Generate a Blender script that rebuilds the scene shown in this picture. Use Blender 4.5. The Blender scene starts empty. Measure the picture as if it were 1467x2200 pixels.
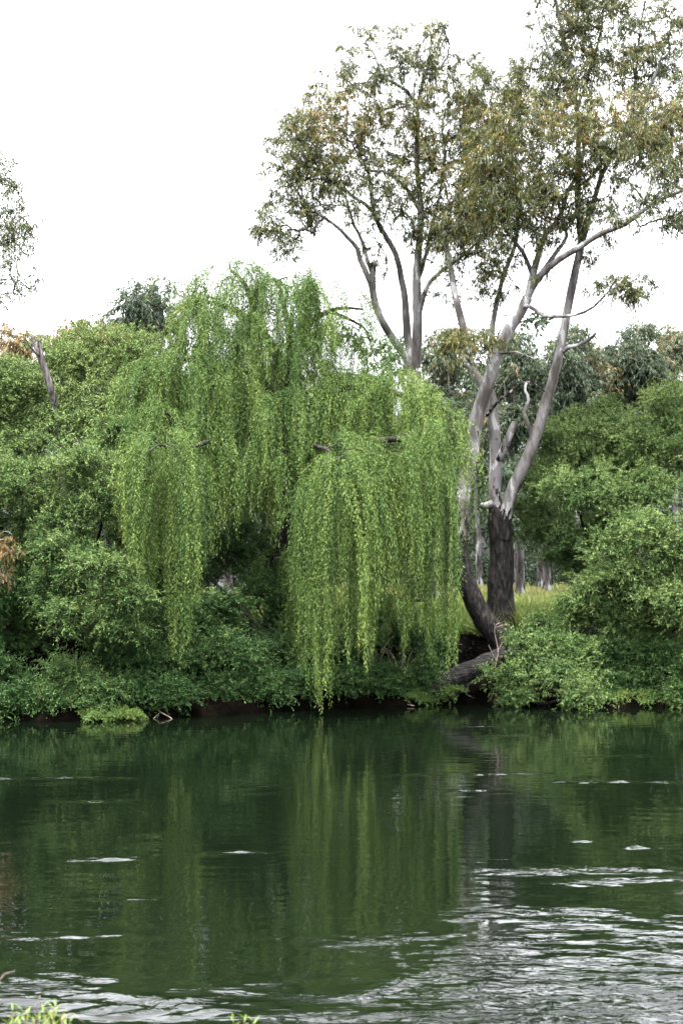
import bpy, math
import numpy as np
from mathutils import Vector

# ------------------------------------------------------------------ camera, sky, sun, exposure
SC = bpy.context.scene
COL = SC.collection
H = 3.54                       # eye height above the river
F = 3055.0                     # focal length in photograph pixels (50 mm on a 36 mm tall frame)
CX, HY = 733.5, 1250.0         # photograph column of the view axis, row of the horizon
def at(px, py, D):
    """Point at depth D (metres from the eye) seen at photograph pixel px, py."""
    return np.array([(px - CX) / F * D, D, H + (HY - py) / F * D])

cam_d = bpy.data.cameras.new('camera')
cam = bpy.data.objects.new('camera', cam_d); COL.objects.link(cam)
cam.location = (0, 0, H); cam.rotation_euler = (math.radians(90), 0, 0)
cam_d.sensor_fit = 'VERTICAL'; cam_d.sensor_height = 36.0; cam_d.sensor_width = 24.0
cam_d.lens = 50.0; cam_d.shift_y = (HY - 1100.0) / 2200.0
cam_d.clip_start = 0.1; cam_d.clip_end = 3000.0
cam_d.dof.use_dof = True; cam_d.dof.focus_distance = 40.0; cam_d.dof.aperture_fstop = 4.0
SC.camera = cam

SUN_EL, SUN_ROT = math.radians(79), math.radians(215)
W = bpy.data.worlds.new('World'); SC.world = W; W.use_nodes = True
wn, wl = W.node_tree.nodes, W.node_tree.links
wn.clear()
sky = wn.new('ShaderNodeTexSky'); sky.sky_type = 'NISHITA'; sky.sun_disc = False
sky.sun_elevation = SUN_EL; sky.sun_rotation = SUN_ROT
sky.air_density = 1.0; sky.dust_density = 4.0; sky.ozone_density = 1.0
hs = wn.new('ShaderNodeHueSaturation'); hs.inputs['Saturation'].default_value = 0.12
bg = wn.new('ShaderNodeBackground'); bg.inputs['Strength'].default_value = 0.125
wo = wn.new('ShaderNodeOutputWorld')
# a cloudy sky is brighter overhead than at the horizon
tcw = wn.new('ShaderNodeTexCoord'); sxyz = wn.new('ShaderNodeSeparateXYZ'); wl.new(tcw.outputs['Generated'], sxyz.inputs[0])
grd = wn.new('ShaderNodeMapRange'); grd.inputs[1].default_value = 0.0; grd.inputs[2].default_value = 0.40
grd.inputs[3].default_value = 0.10; grd.inputs[4].default_value = 2.5
wl.new(sxyz.outputs['Z'], grd.inputs[0])
mulw = wn.new('ShaderNodeVectorMath'); mulw.operation = 'SCALE'; wl.new(hs.outputs[0], mulw.inputs[0]); wl.new(grd.outputs[0], mulw.inputs['Scale'])
wl.new(sky.outputs[0], hs.inputs['Color']); wl.new(mulw.outputs[0], bg.inputs['Color']); wl.new(bg.outputs[0], wo.inputs['Surface'])

sun_d = bpy.data.lights.new('sun', 'SUN'); sun_d.energy = 1.5; sun_d.angle = math.radians(10); sun_d.color = (1.0, 0.985, 0.965)
sun = bpy.data.objects.new('sun', sun_d); COL.objects.link(sun)
sd = Vector((math.sin(SUN_ROT) * math.cos(SUN_EL), math.cos(SUN_ROT) * math.cos(SUN_EL), math.sin(SUN_EL)))
sun.rotation_euler = sd.to_track_quat('Z', 'Y').to_euler(); sun.location = (0, 0, 60)

SC.view_settings.view_transform = 'Standard'; SC.view_settings.look = 'None'
SC.view_settings.exposure = 2.65; SC.view_settings.gamma = 1.0
SC.render.engine = 'CYCLES'
cy = SC.cycles
cy.max_bounces = 5; cy.diffuse_bounces = 0; cy.glossy_bounces = 3; cy.transmission_bounces = 3
cy.caustics_reflective = False; cy.caustics_refractive = False
cy.use_denoising = True; cy.denoiser = 'OPENIMAGEDENOISE'; cy.denoising_input_passes = 'RGB_ALBEDO_NORMAL'; cy.denoising_prefilter = 'ACCURATE'
cy.sample_clamp_indirect = 6.0

# ------------------------------------------------------------------ materials
def mat(name):
    m = bpy.data.materials.new(name); m.use_nodes = True
    m.node_tree.nodes.clear()
    return m, m.node_tree.nodes, m.node_tree.links

def ramp(nodes, stops):
    r = nodes.new('ShaderNodeValToRGB'); e = r.color_ramp.elements
    while len(e) < len(stops): e.new(0.5)
    for i, (p, c) in enumerate(stops):
        e[i].position = p; e[i].color = (*c, 1)
    return r

def leaf_mat(name, stops, trans=0.35, rough=0.5, spec=0.35, tcol=(1.25, 1.15, 0.7)):
    m, n, l = mat(name)
    a = n.new('ShaderNodeAttribute'); a.attribute_name = 'tint'
    r = ramp(n, stops); l.new(a.outputs['Fac'], r.inputs[0])
    p = n.new('ShaderNodeBsdfPrincipled'); p.inputs['Roughness'].default_value = rough
    p.inputs['Specular IOR Level'].default_value = spec
    l.new(r.outputs[0], p.inputs['Base Color'])
    mx = n.new('ShaderNodeMix'); mx.data_type = 'RGBA'; mx.blend_type = 'MULTIPLY'; mx.inputs[0].default_value = 1
    l.new(r.outputs[0], mx.inputs[6]); mx.inputs[7].default_value = (*tcol, 1)
    t = n.new('ShaderNodeBsdfTranslucent'); l.new(mx.outputs[2], t.inputs['Color'])
    ms = n.new('ShaderNodeMixShader'); ms.inputs[0].default_value = trans
    l.new(p.outputs[0], ms.inputs[1]); l.new(t.outputs[0], ms.inputs[2])
    o = n.new('ShaderNodeOutputMaterial'); l.new(ms.outputs[0], o.inputs[0])
    return m

def bark_mat(name, c0, c1, c2, scale=(6, 6, 1.5), bump=0.03, rough=0.85, patch=None):
    """Bark: streaky noise along the stem; the 'bark' attribute runs 0 (rough dark bark) to 1 (smooth shed bark)."""
    m, n, l = mat(name)
    tc = n.new('ShaderNodeTexCoord'); mp = n.new('ShaderNodeMapping'); mp.inputs['Scale'].default_value = scale
    l.new(tc.outputs['Object'], mp.inputs['Vector'])
    ns = n.new('ShaderNodeTexNoise'); ns.inputs['Scale'].default_value = 1.5; ns.inputs['Detail'].default_value = 6
    l.new(mp.outputs[0], ns.inputs['Vector'])
    r = ramp(n, [(0.36, c0), (0.5, c1), (0.66, c2)]); l.new(ns.outputs['Fac'], r.inputs[0])
    col = r.outputs[0]; hgt = ns.outputs['Fac']
    p = n.new('ShaderNodeBsdfPrincipled'); p.inputs['Roughness'].default_value = rough
    p.inputs['Specular IOR Level'].default_value = 0.2
    if patch:
        a = n.new('ShaderNodeAttribute'); a.attribute_name = 'bark'
        n2 = n.new('ShaderNodeTexNoise'); n2.inputs['Scale'].default_value = 1.1; n2.inputs['Detail'].default_value = 4
        l.new(mp.outputs[0], n2.inputs['Vector'])
        ad = n.new('ShaderNodeMath'); ad.operation = 'MULTIPLY_ADD'; ad.inputs[1].default_value = 1.6
        l.new(n2.outputs['Fac'], ad.inputs[0]); l.new(a.outputs['Fac'], ad.inputs[2])
        r1 = ramp(n, [(0.9, (0, 0, 0)), (1.0, (1, 1, 1))]); l.new(ad.outputs[0], r1.inputs[0])
        n3 = n.new('ShaderNodeTexNoise'); n3.inputs['Scale'].default_value = 0.42; n3.inputs['Detail'].default_value = 6
        l.new(mp.outputs[0], n3.inputs['Vector'])
        rp = ramp(n, [(0.36, patch[0]), (0.46, patch[1]), (0.5, patch[2]), (0.57, patch[2]), (0.59, patch[3])]); l.new(n3.outputs['Fac'], rp.inputs[0])
        mx = n.new('ShaderNodeMix'); mx.data_type = 'RGBA'
        l.new(r1.outputs[0], mx.inputs[0]); l.new(col, mx.inputs[6]); l.new(rp.outputs[0], mx.inputs[7])
        col = mx.outputs[2]
        inv = n.new('ShaderNodeMath'); inv.operation = 'MULTIPLY_ADD'; inv.inputs[1].default_value = -0.85; inv.inputs[2].default_value = 1.0
        l.new(r1.outputs[0], inv.inputs[0])
        mu = n.new('ShaderNodeMath'); mu.operation = 'MULTIPLY'
        l.new(ns.outputs['Fac'], mu.inputs[0]); l.new(inv.outputs[0], mu.inputs[1]); hgt = mu.outputs[0]
    l.new(col, p.inputs['Base Color'])
    b = n.new('ShaderNodeBump'); b.inputs['Distance'].default_value = bump * 4; b.inputs['Strength'].default_value = 0.9
    l.new(hgt, b.inputs['Height']); l.new(b.outputs[0], p.inputs['Normal'])
    o = n.new('ShaderNodeOutputMaterial'); l.new(p.outputs[0], o.inputs[0])
    return m

M = {}
M['willow'] = leaf_mat('willow_leaf', [(0.0, (0.017, 0.039, 0.009)), (0.35, (0.046, 0.086, 0.019)), (0.75, (0.100, 0.148, 0.034)), (1.0, (0.165, 0.20, 0.045))], 0.18, 0.5, 0.12)
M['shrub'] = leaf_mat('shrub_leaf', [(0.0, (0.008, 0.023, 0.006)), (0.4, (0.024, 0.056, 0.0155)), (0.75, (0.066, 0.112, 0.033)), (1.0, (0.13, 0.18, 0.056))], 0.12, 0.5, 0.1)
M['gum'] = leaf_mat('gum_leaf', [(0.0, (0.017, 0.030, 0.011)), (0.4, (0.042, 0.056, 0.016)), (0.7, (0.082, 0.090, 0.019)), (0.92, (0.15, 0.105, 0.020)), (1.0, (0.16, 0.068, 0.024))], 0.3, 0.45, 0.25)
M['bluegum'] = leaf_mat('grey_gum_leaf', [(0.0, (0.022, 0.038, 0.022)), (0.5, (0.045, 0.066, 0.038)), (0.85, (0.075, 0.09, 0.046)), (0.97, (0.14, 0.085, 0.03)), (1.0, (0.17, 0.075, 0.025))], 0.25, 0.5, 0.2)
M['orangegum'] = leaf_mat('orange_gum_leaf', [(0.0, (0.05, 0.06, 0.03)), (0.45, (0.10, 0.075, 0.026)), (0.75, (0.15, 0.082, 0.024)), (1.0, (0.2, 0.10, 0.028))], 0.3)
M['grass'] = leaf_mat('grass_blade', [(0.0, (0.045, 0.095, 0.018)), (0.5, (0.10, 0.15, 0.032)), (0.8, (0.16, 0.165, 0.05)), (1.0, (0.2, 0.165, 0.085))], 0.3)
M['weed'] = leaf_mat('weed_leaf', [(0.0, (0.05, 0.10, 0.022)), (0.6, (0.10, 0.17, 0.035)), (1.0, (0.2, 0.2, 0.05))], 0.3)
M['sprout'] = leaf_mat('sprout_leaf', [(0.0, (0.09, 0.15, 0.03)), (1.0, (0.18, 0.24, 0.065))], 0.4)
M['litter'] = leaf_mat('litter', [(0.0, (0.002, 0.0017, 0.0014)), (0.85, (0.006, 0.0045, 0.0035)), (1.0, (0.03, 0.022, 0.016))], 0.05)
M['gumbark'] = bark_mat('gum_bark', (0.0018, 0.0016, 0.0015), (0.006, 0.0052, 0.0047), (0.028, 0.023, 0.019), (7, 7, 2.2), 0.03,
                        patch=((0.035, 0.030, 0.026), (0.075, 0.067, 0.062), (0.115, 0.108, 0.105), (0.25, 0.243, 0.238)))
M['twigbark'] = bark_mat('gum_twig_bark', (0.03, 0.023, 0.02), (0.06, 0.048, 0.043), (0.11, 0.095, 0.09), (4, 4, 2), 0.004)
M['darkbark'] = bark_mat('willow_bark', (0.004, 0.0035, 0.003), (0.011, 0.009, 0.007), (0.028, 0.022, 0.018), (8, 8, 2), 0.03)
M['twig'] = bark_mat('willow_twig', (0.05, 0.055, 0.02), (0.09, 0.085, 0.03), (0.14, 0.11, 0.05), (3, 3, 3), 0.001)
M['drytwig'] = bark_mat('dry_twig', (0.10, 0.075, 0.06), (0.18, 0.135, 0.11), (0.28, 0.22, 0.19), (5, 5, 5), 0.002)
M['log'] = bark_mat('old_log', (0.003, 0.0026, 0.0024), (0.009, 0.008, 0.0073), (0.032, 0.028, 0.026), (2.5, 14, 14), 0.03)
M['snag'] = bark_mat('dead_wood', (0.02, 0.017, 0.015), (0.07, 0.06, 0.055), (0.15, 0.138, 0.13), (9, 9, 1.2), 0.02)

def ground_mat():
    m, n, l = mat('riverbank_soil')
    g = n.new('ShaderNodeNewGeometry'); sp = n.new('ShaderNodeSeparateXYZ'); l.new(g.outputs['Position'], sp.inputs[0])
    ns = n.new('ShaderNodeTexNoise'); ns.inputs['Scale'].default_value = 1.3; ns.inputs['Detail'].default_value = 8
    l.new(g.outputs['Position'], ns.inputs['Vector'])
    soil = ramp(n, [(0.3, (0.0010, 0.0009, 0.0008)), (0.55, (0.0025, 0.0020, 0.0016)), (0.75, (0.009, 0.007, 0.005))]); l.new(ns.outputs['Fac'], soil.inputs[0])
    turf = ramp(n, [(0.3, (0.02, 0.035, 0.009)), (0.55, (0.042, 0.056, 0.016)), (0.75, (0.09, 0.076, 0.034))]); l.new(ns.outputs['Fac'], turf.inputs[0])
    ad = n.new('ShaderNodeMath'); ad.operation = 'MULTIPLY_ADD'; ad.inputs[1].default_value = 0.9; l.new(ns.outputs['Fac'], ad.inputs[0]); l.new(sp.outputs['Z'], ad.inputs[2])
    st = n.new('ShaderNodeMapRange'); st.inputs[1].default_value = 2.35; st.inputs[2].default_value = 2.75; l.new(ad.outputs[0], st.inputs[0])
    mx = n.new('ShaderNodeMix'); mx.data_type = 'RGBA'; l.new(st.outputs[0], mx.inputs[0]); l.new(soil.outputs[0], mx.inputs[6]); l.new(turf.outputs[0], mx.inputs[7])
    mud_shade = n.new('ShaderNodeMapRange'); mud_shade.inputs[1].default_value = 0.2; mud_shade.inputs[2].default_value = 0.9; mud_shade.inputs[3].default_value = 0.25; mud_shade.inputs[4].default_value = 1.0   # soil darkened near the water: damp mud plus painted bank shade
    l.new(ad.outputs[0], mud_shade.inputs[0])
    wm = n.new('ShaderNodeVectorMath'); wm.operation = 'SCALE'; l.new(mx.outputs[2], wm.inputs[0]); l.new(mud_shade.outputs[0], wm.inputs['Scale'])
    p = n.new('ShaderNodeBsdfPrincipled'); p.inputs['Roughness'].default_value = 0.95; p.inputs['Specular IOR Level'].default_value = 0.0
    l.new(wm.outputs[0], p.inputs['Base Color'])
    b = n.new('ShaderNodeBump'); b.inputs['Distance'].default_value = 0.12; l.new(ns.outputs['Fac'], b.inputs['Height']); l.new(b.outputs[0], p.inputs['Normal'])
    o = n.new('ShaderNodeOutputMaterial'); l.new(p.outputs[0], o.inputs[0])
    return m
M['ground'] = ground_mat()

def water_mat():
    m, n, l = mat('river_water')
    g = n.new('ShaderNodeNewGeometry')
    def noise(sx, sy, detail, dist=0.0, rough=0.5):
        mp = n.new('ShaderNodeMapping'); mp.inputs['Scale'].default_value = (sx, sy, 1); l.new(g.outputs['Position'], mp.inputs['Vector'])
        t = n.new('ShaderNodeTexNoise'); t.inputs['Scale'].default_value = 1; t.inputs['Detail'].default_value = detail
        t.inputs['Distortion'].default_value = dist; t.inputs['Roughness'].default_value = rough
        l.new(mp.outputs[0], t.inputs['Vector']); return t.outputs['Fac']
    def mul(a, k):
        x = n.new('ShaderNodeMath'); x.operation = 'MULTIPLY'; l.new(a, x.inputs[0])
        if isinstance(k, float): x.inputs[1].default_value = k
        else: l.new(k, x.inputs[1])
        return x.outputs[0]
    def add(a, b):
        x = n.new('ShaderNodeMath'); l.new(a, x.inputs[0]); l.new(b, x.inputs[1]); return x.outputs[0]
    at_ = n.new('ShaderNodeAttribute'); at_.attribute_name = 'chop'; chop = at_.outputs['Fac']
    hgt = add(mul(noise(1.3, 4.6, 2, 0.4), 0.0028), mul(noise(4, 11, 1, 0.0), 0.0002))
    hgt = add(hgt, mul(mul(noise(2.5, 8.0, 2, 1.2), chop), 0.016))
    hgt = add(hgt, mul(mul(noise(7, 21, 1, 0.4), chop), 0.0028))
    b = n.new('ShaderNodeBump'); b.inputs['Strength'].default_value = 1.0; b.inputs['Distance'].default_value = 1.0; l.new(hgt, b.inputs['Height'])
    p = n.new('ShaderNodeBsdfPrincipled'); p.inputs['Base Color'].default_value = (0.0013, 0.0026, 0.0012, 1)
    p.inputs['Roughness'].default_value = 0.02; p.inputs['IOR'].default_value = 1.333
    l.new(b.outputs[0], p.inputs['Normal'])
    o = n.new('ShaderNodeOutputMaterial'); l.new(p.outputs[0], o.inputs[0])
    return m
M['water'] = water_mat()

# ------------------------------------------------------------------ helpers
def norm(v):
    return v / np.maximum(np.linalg.norm(v, axis=-1, keepdims=True), 1e-9)

def link(name, me, material, parent=None):
    o = bpy.data.objects.new(name, me); COL.objects.link(o)
    me.materials.append(material)
    if parent is not None: o.parent = parent
    return o

def tag(o, label=None, cat=None, group=None, kind=None):
    if label: o['label'] = label
    if cat: o['category'] = cat
    if group: o['group'] = group
    if kind: o['kind'] = kind
    return o

def thing(name, label, cat, loc, group=None):
    o = bpy.data.objects.new(name, None); COL.objects.link(o)
    o.location = [float(c) for c in loc]; o.empty_display_size = 0.3
    return tag(o, label, cat, group)

def raw_mesh(name, V, faces, smooth=False):
    """faces: (n, k) index array, k the same for all."""
    me = bpy.data.meshes.new(name)
    nf, k = faces.shape
    me.vertices.add(len(V)); me.vertices.foreach_set('co', np.ascontiguousarray(V, dtype=np.float32).ravel())
    me.loops.add(nf * k); me.loops.foreach_set('vertex_index', np.ascontiguousarray(faces, dtype=np.int32).ravel())
    me.polygons.add(nf); me.polygons.foreach_set('loop_start', np.arange(0, nf * k, k, dtype=np.int32))
    me.polygons.foreach_set('use_smooth', np.full(nf, smooth))
    me.update(calc_edges=True)
    return me

class Leaves:
    """Collects leaves (pos, axis, normal, length, width, tint) and builds them as one mesh of small folded blades."""
    def __init__(s): s.b = []
    def add(s, pos, axis, nrm, L, Wd, tint):
        n = len(pos)
        s.b.append((pos, axis, nrm, np.broadcast_to(L, n), np.broadcast_to(Wd, n), np.broadcast_to(tint, n)))
    def build(s, name, material, parent=None, origin=(0, 0, 0)):
        pos, ax, nr, L, Wd, ti = [np.concatenate(x) for x in zip(*s.b)]
        ax = norm(ax); side = norm(np.cross(ax, nr)); nr = np.cross(side, ax)
        L = L[:, None]; Wd = Wd[:, None]
        pos = pos - np.asarray(origin)
        v1 = pos + ax * L * 0.42 + side * Wd * 0.5 + nr * Wd * 0.22
        v3 = pos + ax * L * 0.42 - side * Wd * 0.5 + nr * Wd * 0.22
        v2 = pos + ax * L - nr * L * 0.06
        V = np.stack([pos, v1, v2, v3], 1).reshape(-1, 3)
        me = raw_mesh(name, V, np.arange(len(V)).reshape(-1, 4))
        a = me.attributes.new('tint', 'FLOAT', 'FACE'); a.data.foreach_set('value', np.clip(ti, 0, 1).astype(np.float32))
        return link(name, me, material, parent)

class Tubes:
    def __init__(s): s.V = []; s.Q = []; s.A = []; s.n = 0
    def add(s, P, R, k=6, bark=0.0, rng=None, rough=0.0, cap=True):
        P = np.asarray(P, float); R = np.broadcast_to(np.asarray(R, float), len(P))
        if cap:
            d0 = norm(P[-1] - P[-2]); P = np.vstack([P, P[-1] + d0 * R[-1] * 0.4]); R = np.append(R, R[-1] * 0.08)
        T = norm(np.gradient(P, axis=0))
        ref = np.array([0.31, 0.9, 0.2]) if abs(T[0] @ np.array([0.31, 0.9, 0.2])) < 0.85 else np.array([1.0, 0, 0])
        U = norm(np.cross(T, ref)); Vv = np.cross(T, U)
        a = np.linspace(0, 2 * np.pi, k, endpoint=False)
        rr = R[:, None] * np.ones(k)
        if rng is not None and rough:
            w = rng.normal(0, 1, (len(P), k)); w = w * 0.45 + np.roll(w, 1, 0) * 0.35 + rng.normal(0, 1, k) * 0.5
            rr = rr * (1 + rough * w)
        ring = P[:, None] + rr[:, :, None] * (np.cos(a)[None, :, None] * U[:, None] + np.sin(a)[None, :, None] * Vv[:, None])
        m = len(P); idx = s.n + np.arange(m * k).reshape(m, k)
        q = np.stack([idx[:-1], np.roll(idx, -1, 1)[:-1], np.roll(idx, -1, 1)[1:], idx[1:]], -1).reshape(-1, 4)
        s.V.append(ring.reshape(-1, 3)); s.Q.append(q)
        bk = np.broadcast_to(np.asarray(bark, float), len(P) - (1 if cap else 0)) if np.ndim(bark) else np.full(len(P), float(bark))
        if len(bk) < len(P): bk = np.append(bk, bk[-1])
        s.A.append(np.repeat(bk, k)); s.n += m * k
    def build(s, name, material, parent=None, origin=(0, 0, 0)):
        me = raw_mesh(name, np.vstack(s.V) - np.asarray(origin), np.vstack(s.Q), True)
        a = me.attributes.new('bark', 'FLOAT', 'POINT'); a.data.foreach_set('value', np.concatenate(s.A).astype(np.float32))
        return link(name, me, material, parent)

def smooth_path(P, step=0.3, rng=None, wob=0.0):
    """Catmull-Rom through P, resampled about every step metres."""
    P = np.asarray(P, float)
    Q = np.vstack([2 * P[0] - P[1], P, 2 * P[-1] - P[-2]])
    out = []
    for i in range(len(P) - 1):
        p0, p1, p2, p3 = Q[i:i + 4]
        n = max(2, int(np.linalg.norm(p2 - p1) / step))
        t = np.linspace(0, 1, n, endpoint=False)[:, None]
        out.append(0.5 * (2 * p1 + (p2 - p0) * t + (2 * p0 - 5 * p1 + 4 * p2 - p3) * t ** 2 + (3 * p1 - p0 - 3 * p2 + p3) * t ** 3))
    out = np.vstack(out + [P[-1:]])
    if rng is not None and wob:
        w = rng.normal(0, 1, out.shape); w = (w + np.roll(w, 1, 0) + np.roll(w, 2, 0)) / 3
        w[0] = 0; w[-1] = 0
        out = out + w * wob
    return out

# ------------------------------------------------------------------ shoreline, ground, water
SH = np.array([(-900, 1553), (0, 1552), (150, 1551), (300, 1545), (440, 1538), (560, 1533), (700, 1526), (850, 1519), (1050, 1513), (1200, 1518), (1290, 1522), (1467, 1519), (2400, 1518)], float)
SHD = H * F / (SH[:, 1] - HY); SHX = (SH[:, 0] - CX) / F * SHD
def shore(x): return np.interp(x, SHX, SHD)
def gz(x, y):
    """Height of the ground."""
    x = np.asarray(x, float); y = np.asarray(y, float)
    d = y - shore(x) + 0.15 * np.sin(x * 1.7) + 0.1 * np.sin(x * 4.1 + 1)
    far = np.interp(d, [-9, -3, -0.15, 0.0, 0.25, 1.2, 2.6, 4.5, 9, 32, 70, 2000], [-1.8, -1.0, -0.2, -0.05, 0.22, 0.75, 1.95, 2.3, 2.5, 3.12, 3.2, 3.3])
    near = np.interp(y, [-2000, -6, 1.0, 5.0, 8.6, 9.4, 11, 14], [2.3, 2.1, 1.88, 1.15, 0.12, -0.12, -1.0, -1.8])
    z = np.where(y < 20, near, far)
    z = z + np.where(z > -0.3, 0.05 * np.sin(x * 2.3 + y * 0.7) * np.sin(y * 1.9 - x * 0.4) + 0.03 * np.sin(x * 5.1 + y * 3.3), 0) * np.clip((d + 0.3) / 1.5, 0, 1) * (y > 20)
    return z

def grid(xs, ys, zf):
    X, Y = np.meshgrid(xs, ys)
    V = np.stack([X, Y, zf(X, Y)], -1).reshape(-1, 3)
    i = np.arange(len(xs) * len(ys)).reshape(len(ys), len(xs))
    q = np.stack([i[:-1, :-1], i[:-1, 1:], i[1:, 1:], i[1:, :-1]], -1).reshape(-1, 4)
    return V, q
def axis(*segs):
    return np.unique(np.round(np.concatenate([np.arange(a, b, s) for a, b, s in segs]), 4))
gx = axis((-1500, -60, 60), (-60, -16, 2), (-16, 16, 0.35), (16, 60, 2), (60, 1561, 60))
gy = axis((-200, -8, 16), (-8, 12, 0.5), (12, 32, 2), (32, 50, 0.25), (50, 100, 2), (100, 1800, 50))
V, q = grid(gx, gy, gz)
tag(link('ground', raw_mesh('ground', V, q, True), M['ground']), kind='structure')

wx = axis((-300, -20, 10), (-20, -7, 0.3), (-7, 9, 0.09), (9, 20, 0.3), (20, 301, 10))
wy = axis((8.0, 20, 0.045), (20, 42.5, 0.09))
def chop_field(x, y):
    """Where the current breaks up the surface: a wide riffle near this bank and thin streaks further out."""
    c = np.zeros_like(x)
    def streak(px, py, hw, hd, amp, skew=0.0):
        D = H * F / (py - HY); X = (px - CX) / F * D; w = hw / F * D
        yy = y - D - skew * (x - X) - 0.05 * np.sin(3 * (x - X))
        return amp * np.exp(-((x - X) / w) ** 4 - (yy / hd) ** 2)
    for s in [(80, 1672, 190, .16, .9), (210, 1722, 100, .12, .8), (225, 1845, 75, .14, 1.1), (505, 1831, 60, .1, .8), (575, 1688, 60, .1, .6, .15),
              (1230, 1870, 190, .18, 1.1, .02), (1330, 1890, 120, .2, 1.1, .08), (1090, 1662, 100, .12, .8), (1320, 1680, 150, .14, 1.0, -.03), (1060, 1697, 110, .1, .8), (1100, 1580, 60, .2, .8),
              (1330, 1625, 90, .15, .7), (880, 1664, 60, .1, .6), (600, 1636, 60, .12, .7), (840, 1578, 60, .15, .7), (1050, 1560, 80, .15, .7), (1390, 1821, 50, .08, .9), (1255, 1807, 20, .08, .9),
              (300, 1930, 60, .06, .7), (1050, 1960, 110, .3, .6, .1), (820, 2015, 160, .25, .6, .12), (150, 2010, 150, .3, .25), (60, 2140, 160, .5, .9), (330, 2165, 160, .35, 1.2, .05)]:
        c = np.maximum(c, streak(*s))
    # the riffle: bank-side of a line running from lower left to upper right
    px = x / y * F + CX; py = HY + H * F / y
    line = np.interp(px, [-400, 60, 200, 480, 650, 900, 1100, 1467, 2000], [2160, 2150, 2210, 2130, 2080, 2010, 1960, 1915, 1860])
    t = np.clip((py - line) / 130 + 0.25 * np.sin(x * 1.9 + y * 2.3) + 0.2 * np.sin(x * 4.3 - y * 3.1), 0, 1)
    c = 1.5 * c * np.clip(0.75 + 0.6 * np.sin(x * 7.3 + 2 * np.sin(y * 5)) * np.sin(y * 19 + 3 * np.sin(x * 2.1)), 0, 1.3)
    return np.maximum(c, t * (0.8 + 0.3 * np.sin(x * 1.1 - y * 1.7)))
def waves(x, y):
    """Surface height: low swell of the current everywhere, short crossing waves where it is broken."""
    r = np.random.default_rng(3); c = np.clip(chop_field(x, y), 0, 1.6); h = 0 * x
    xw = x + 0.6 * np.sin(y * 0.9 + 0.5 * x) + 0.12 * np.sin(2.3 * y - 1.1 * x); yw = y + 0.38 * np.sin(x * 0.9 + 0.6 * y + 1) + 0.07 * np.sin(2.1 * x + 1.3 * y)
    for k in range(110):
        lam = 0.12 * (9.0 ** (r.uniform(0, 1) ** 1.3)); th = r.normal(0, 0.55) + np.pi / 2; kk = 2 * np.pi / lam
        ph = kk * (np.cos(th) * xw + np.sin(th) * yw) + r.uniform(0, 6.28)
        h = h + (0.0016 + 0.030 * c) * (lam / .12) ** -.35 / kk * np.sin(ph + 0.4 * np.sin(ph))
    return h * np.clip((shore(x) - y) / 2, 0.15, 1)
V, q = grid(wx, wy, waves)
me = raw_mesh('river', V, q, True)
a = me.attributes.new('chop', 'FLOAT', 'POINT'); a.data.foreach_set('value', chop_field(V[:, 0], V[:, 1]).astype(np.float32))
tag(link('river_water', me, M['water']), kind='structure')

# ------------------------------------------------------------------ foliage builders
def rnd_unit(rng, shape): return norm(rng.normal(0, 1, (*shape, 3)))

def sprays(lv, rng, C, N, T=9, n=12, tl=(0.3, 0.6), spread=0.6, droop=0.2, leaf=(0.06, 0.1), wid=0.26, hang=0.15, ang=0.8, tint=0.5, tvar=0.18, tips=0.0, tpow=1.0):
    """Twiglets fanning from each clump centre C around direction N, carrying leaves. tint may be per clump."""
    K = len(C)
    if K == 0: return
    d = norm(N[:, None] + rng.normal(0, spread, (K, T, 3)))
    L = rng.uniform(*tl, (K, T))
    t = ((np.arange(n) + rng.uniform(0, 1, (K, T, n))) / n) ** tpow
    s = t * L[..., None]
    pos = C[:, None, None] + d[:, :, None] * s[..., None]
    pos[..., 2] -= droop * s * t
    tan = d[:, :, None] + np.zeros((1, 1, n, 1)); tan = tan.copy(); tan[..., 2] -= 2 * droop * t
    ax = norm(tan) * (1 - ang * 0.5) + rnd_unit(rng, (K, T, n)) * ang
    ax[..., 2] -= hang
    up = rnd_unit(rng, (K, T, n)) * 0.8; up[..., 2] += 0.7
    ti = np.broadcast_to(np.asarray(tint, float).reshape(-1, 1, 1), (K, T, n)) + rng.normal(0, tvar, (K, T, n)) + tips * (t - 0.5) + rng.normal(0, tvar * 0.5, (K, T, 1))
    Lf = rng.uniform(*leaf, (K, T, n))
    lv.add(pos.reshape(-1, 3), ax.reshape(-1, 3), up.reshape(-1, 3), Lf.ravel(), (Lf * wid).ravel(), ti.ravel())

def lobe_points(rng, c, r, n, back=0.35, low=0.45):
    """Clump places over an uneven ellipsoid: all round, fewer behind and underneath."""
    d = rnd_unit(rng, (n * 3,))
    keep = (rng.uniform(0, 1, len(d)) < np.where(d[:, 1] > 0.3, back, 1.0)) & (rng.uniform(0, 1, len(d)) < np.where(d[:, 2] < -0.3, low, 1.0))
    d = d[keep][:n]
    ph = rng.uniform(0, 6.28, 6)
    bump = 1 + 0.22 * np.sin(3 * d[:, 0] + ph[0]) * np.sin(4 * d[:, 2] + ph[1]) + 0.10 * np.sin(7 * d[:, 0] + 5 * d[:, 1] + ph[2]) + rng.normal(0, 0.09, len(d))
    return c + d * r * bump[:, None], d

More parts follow.
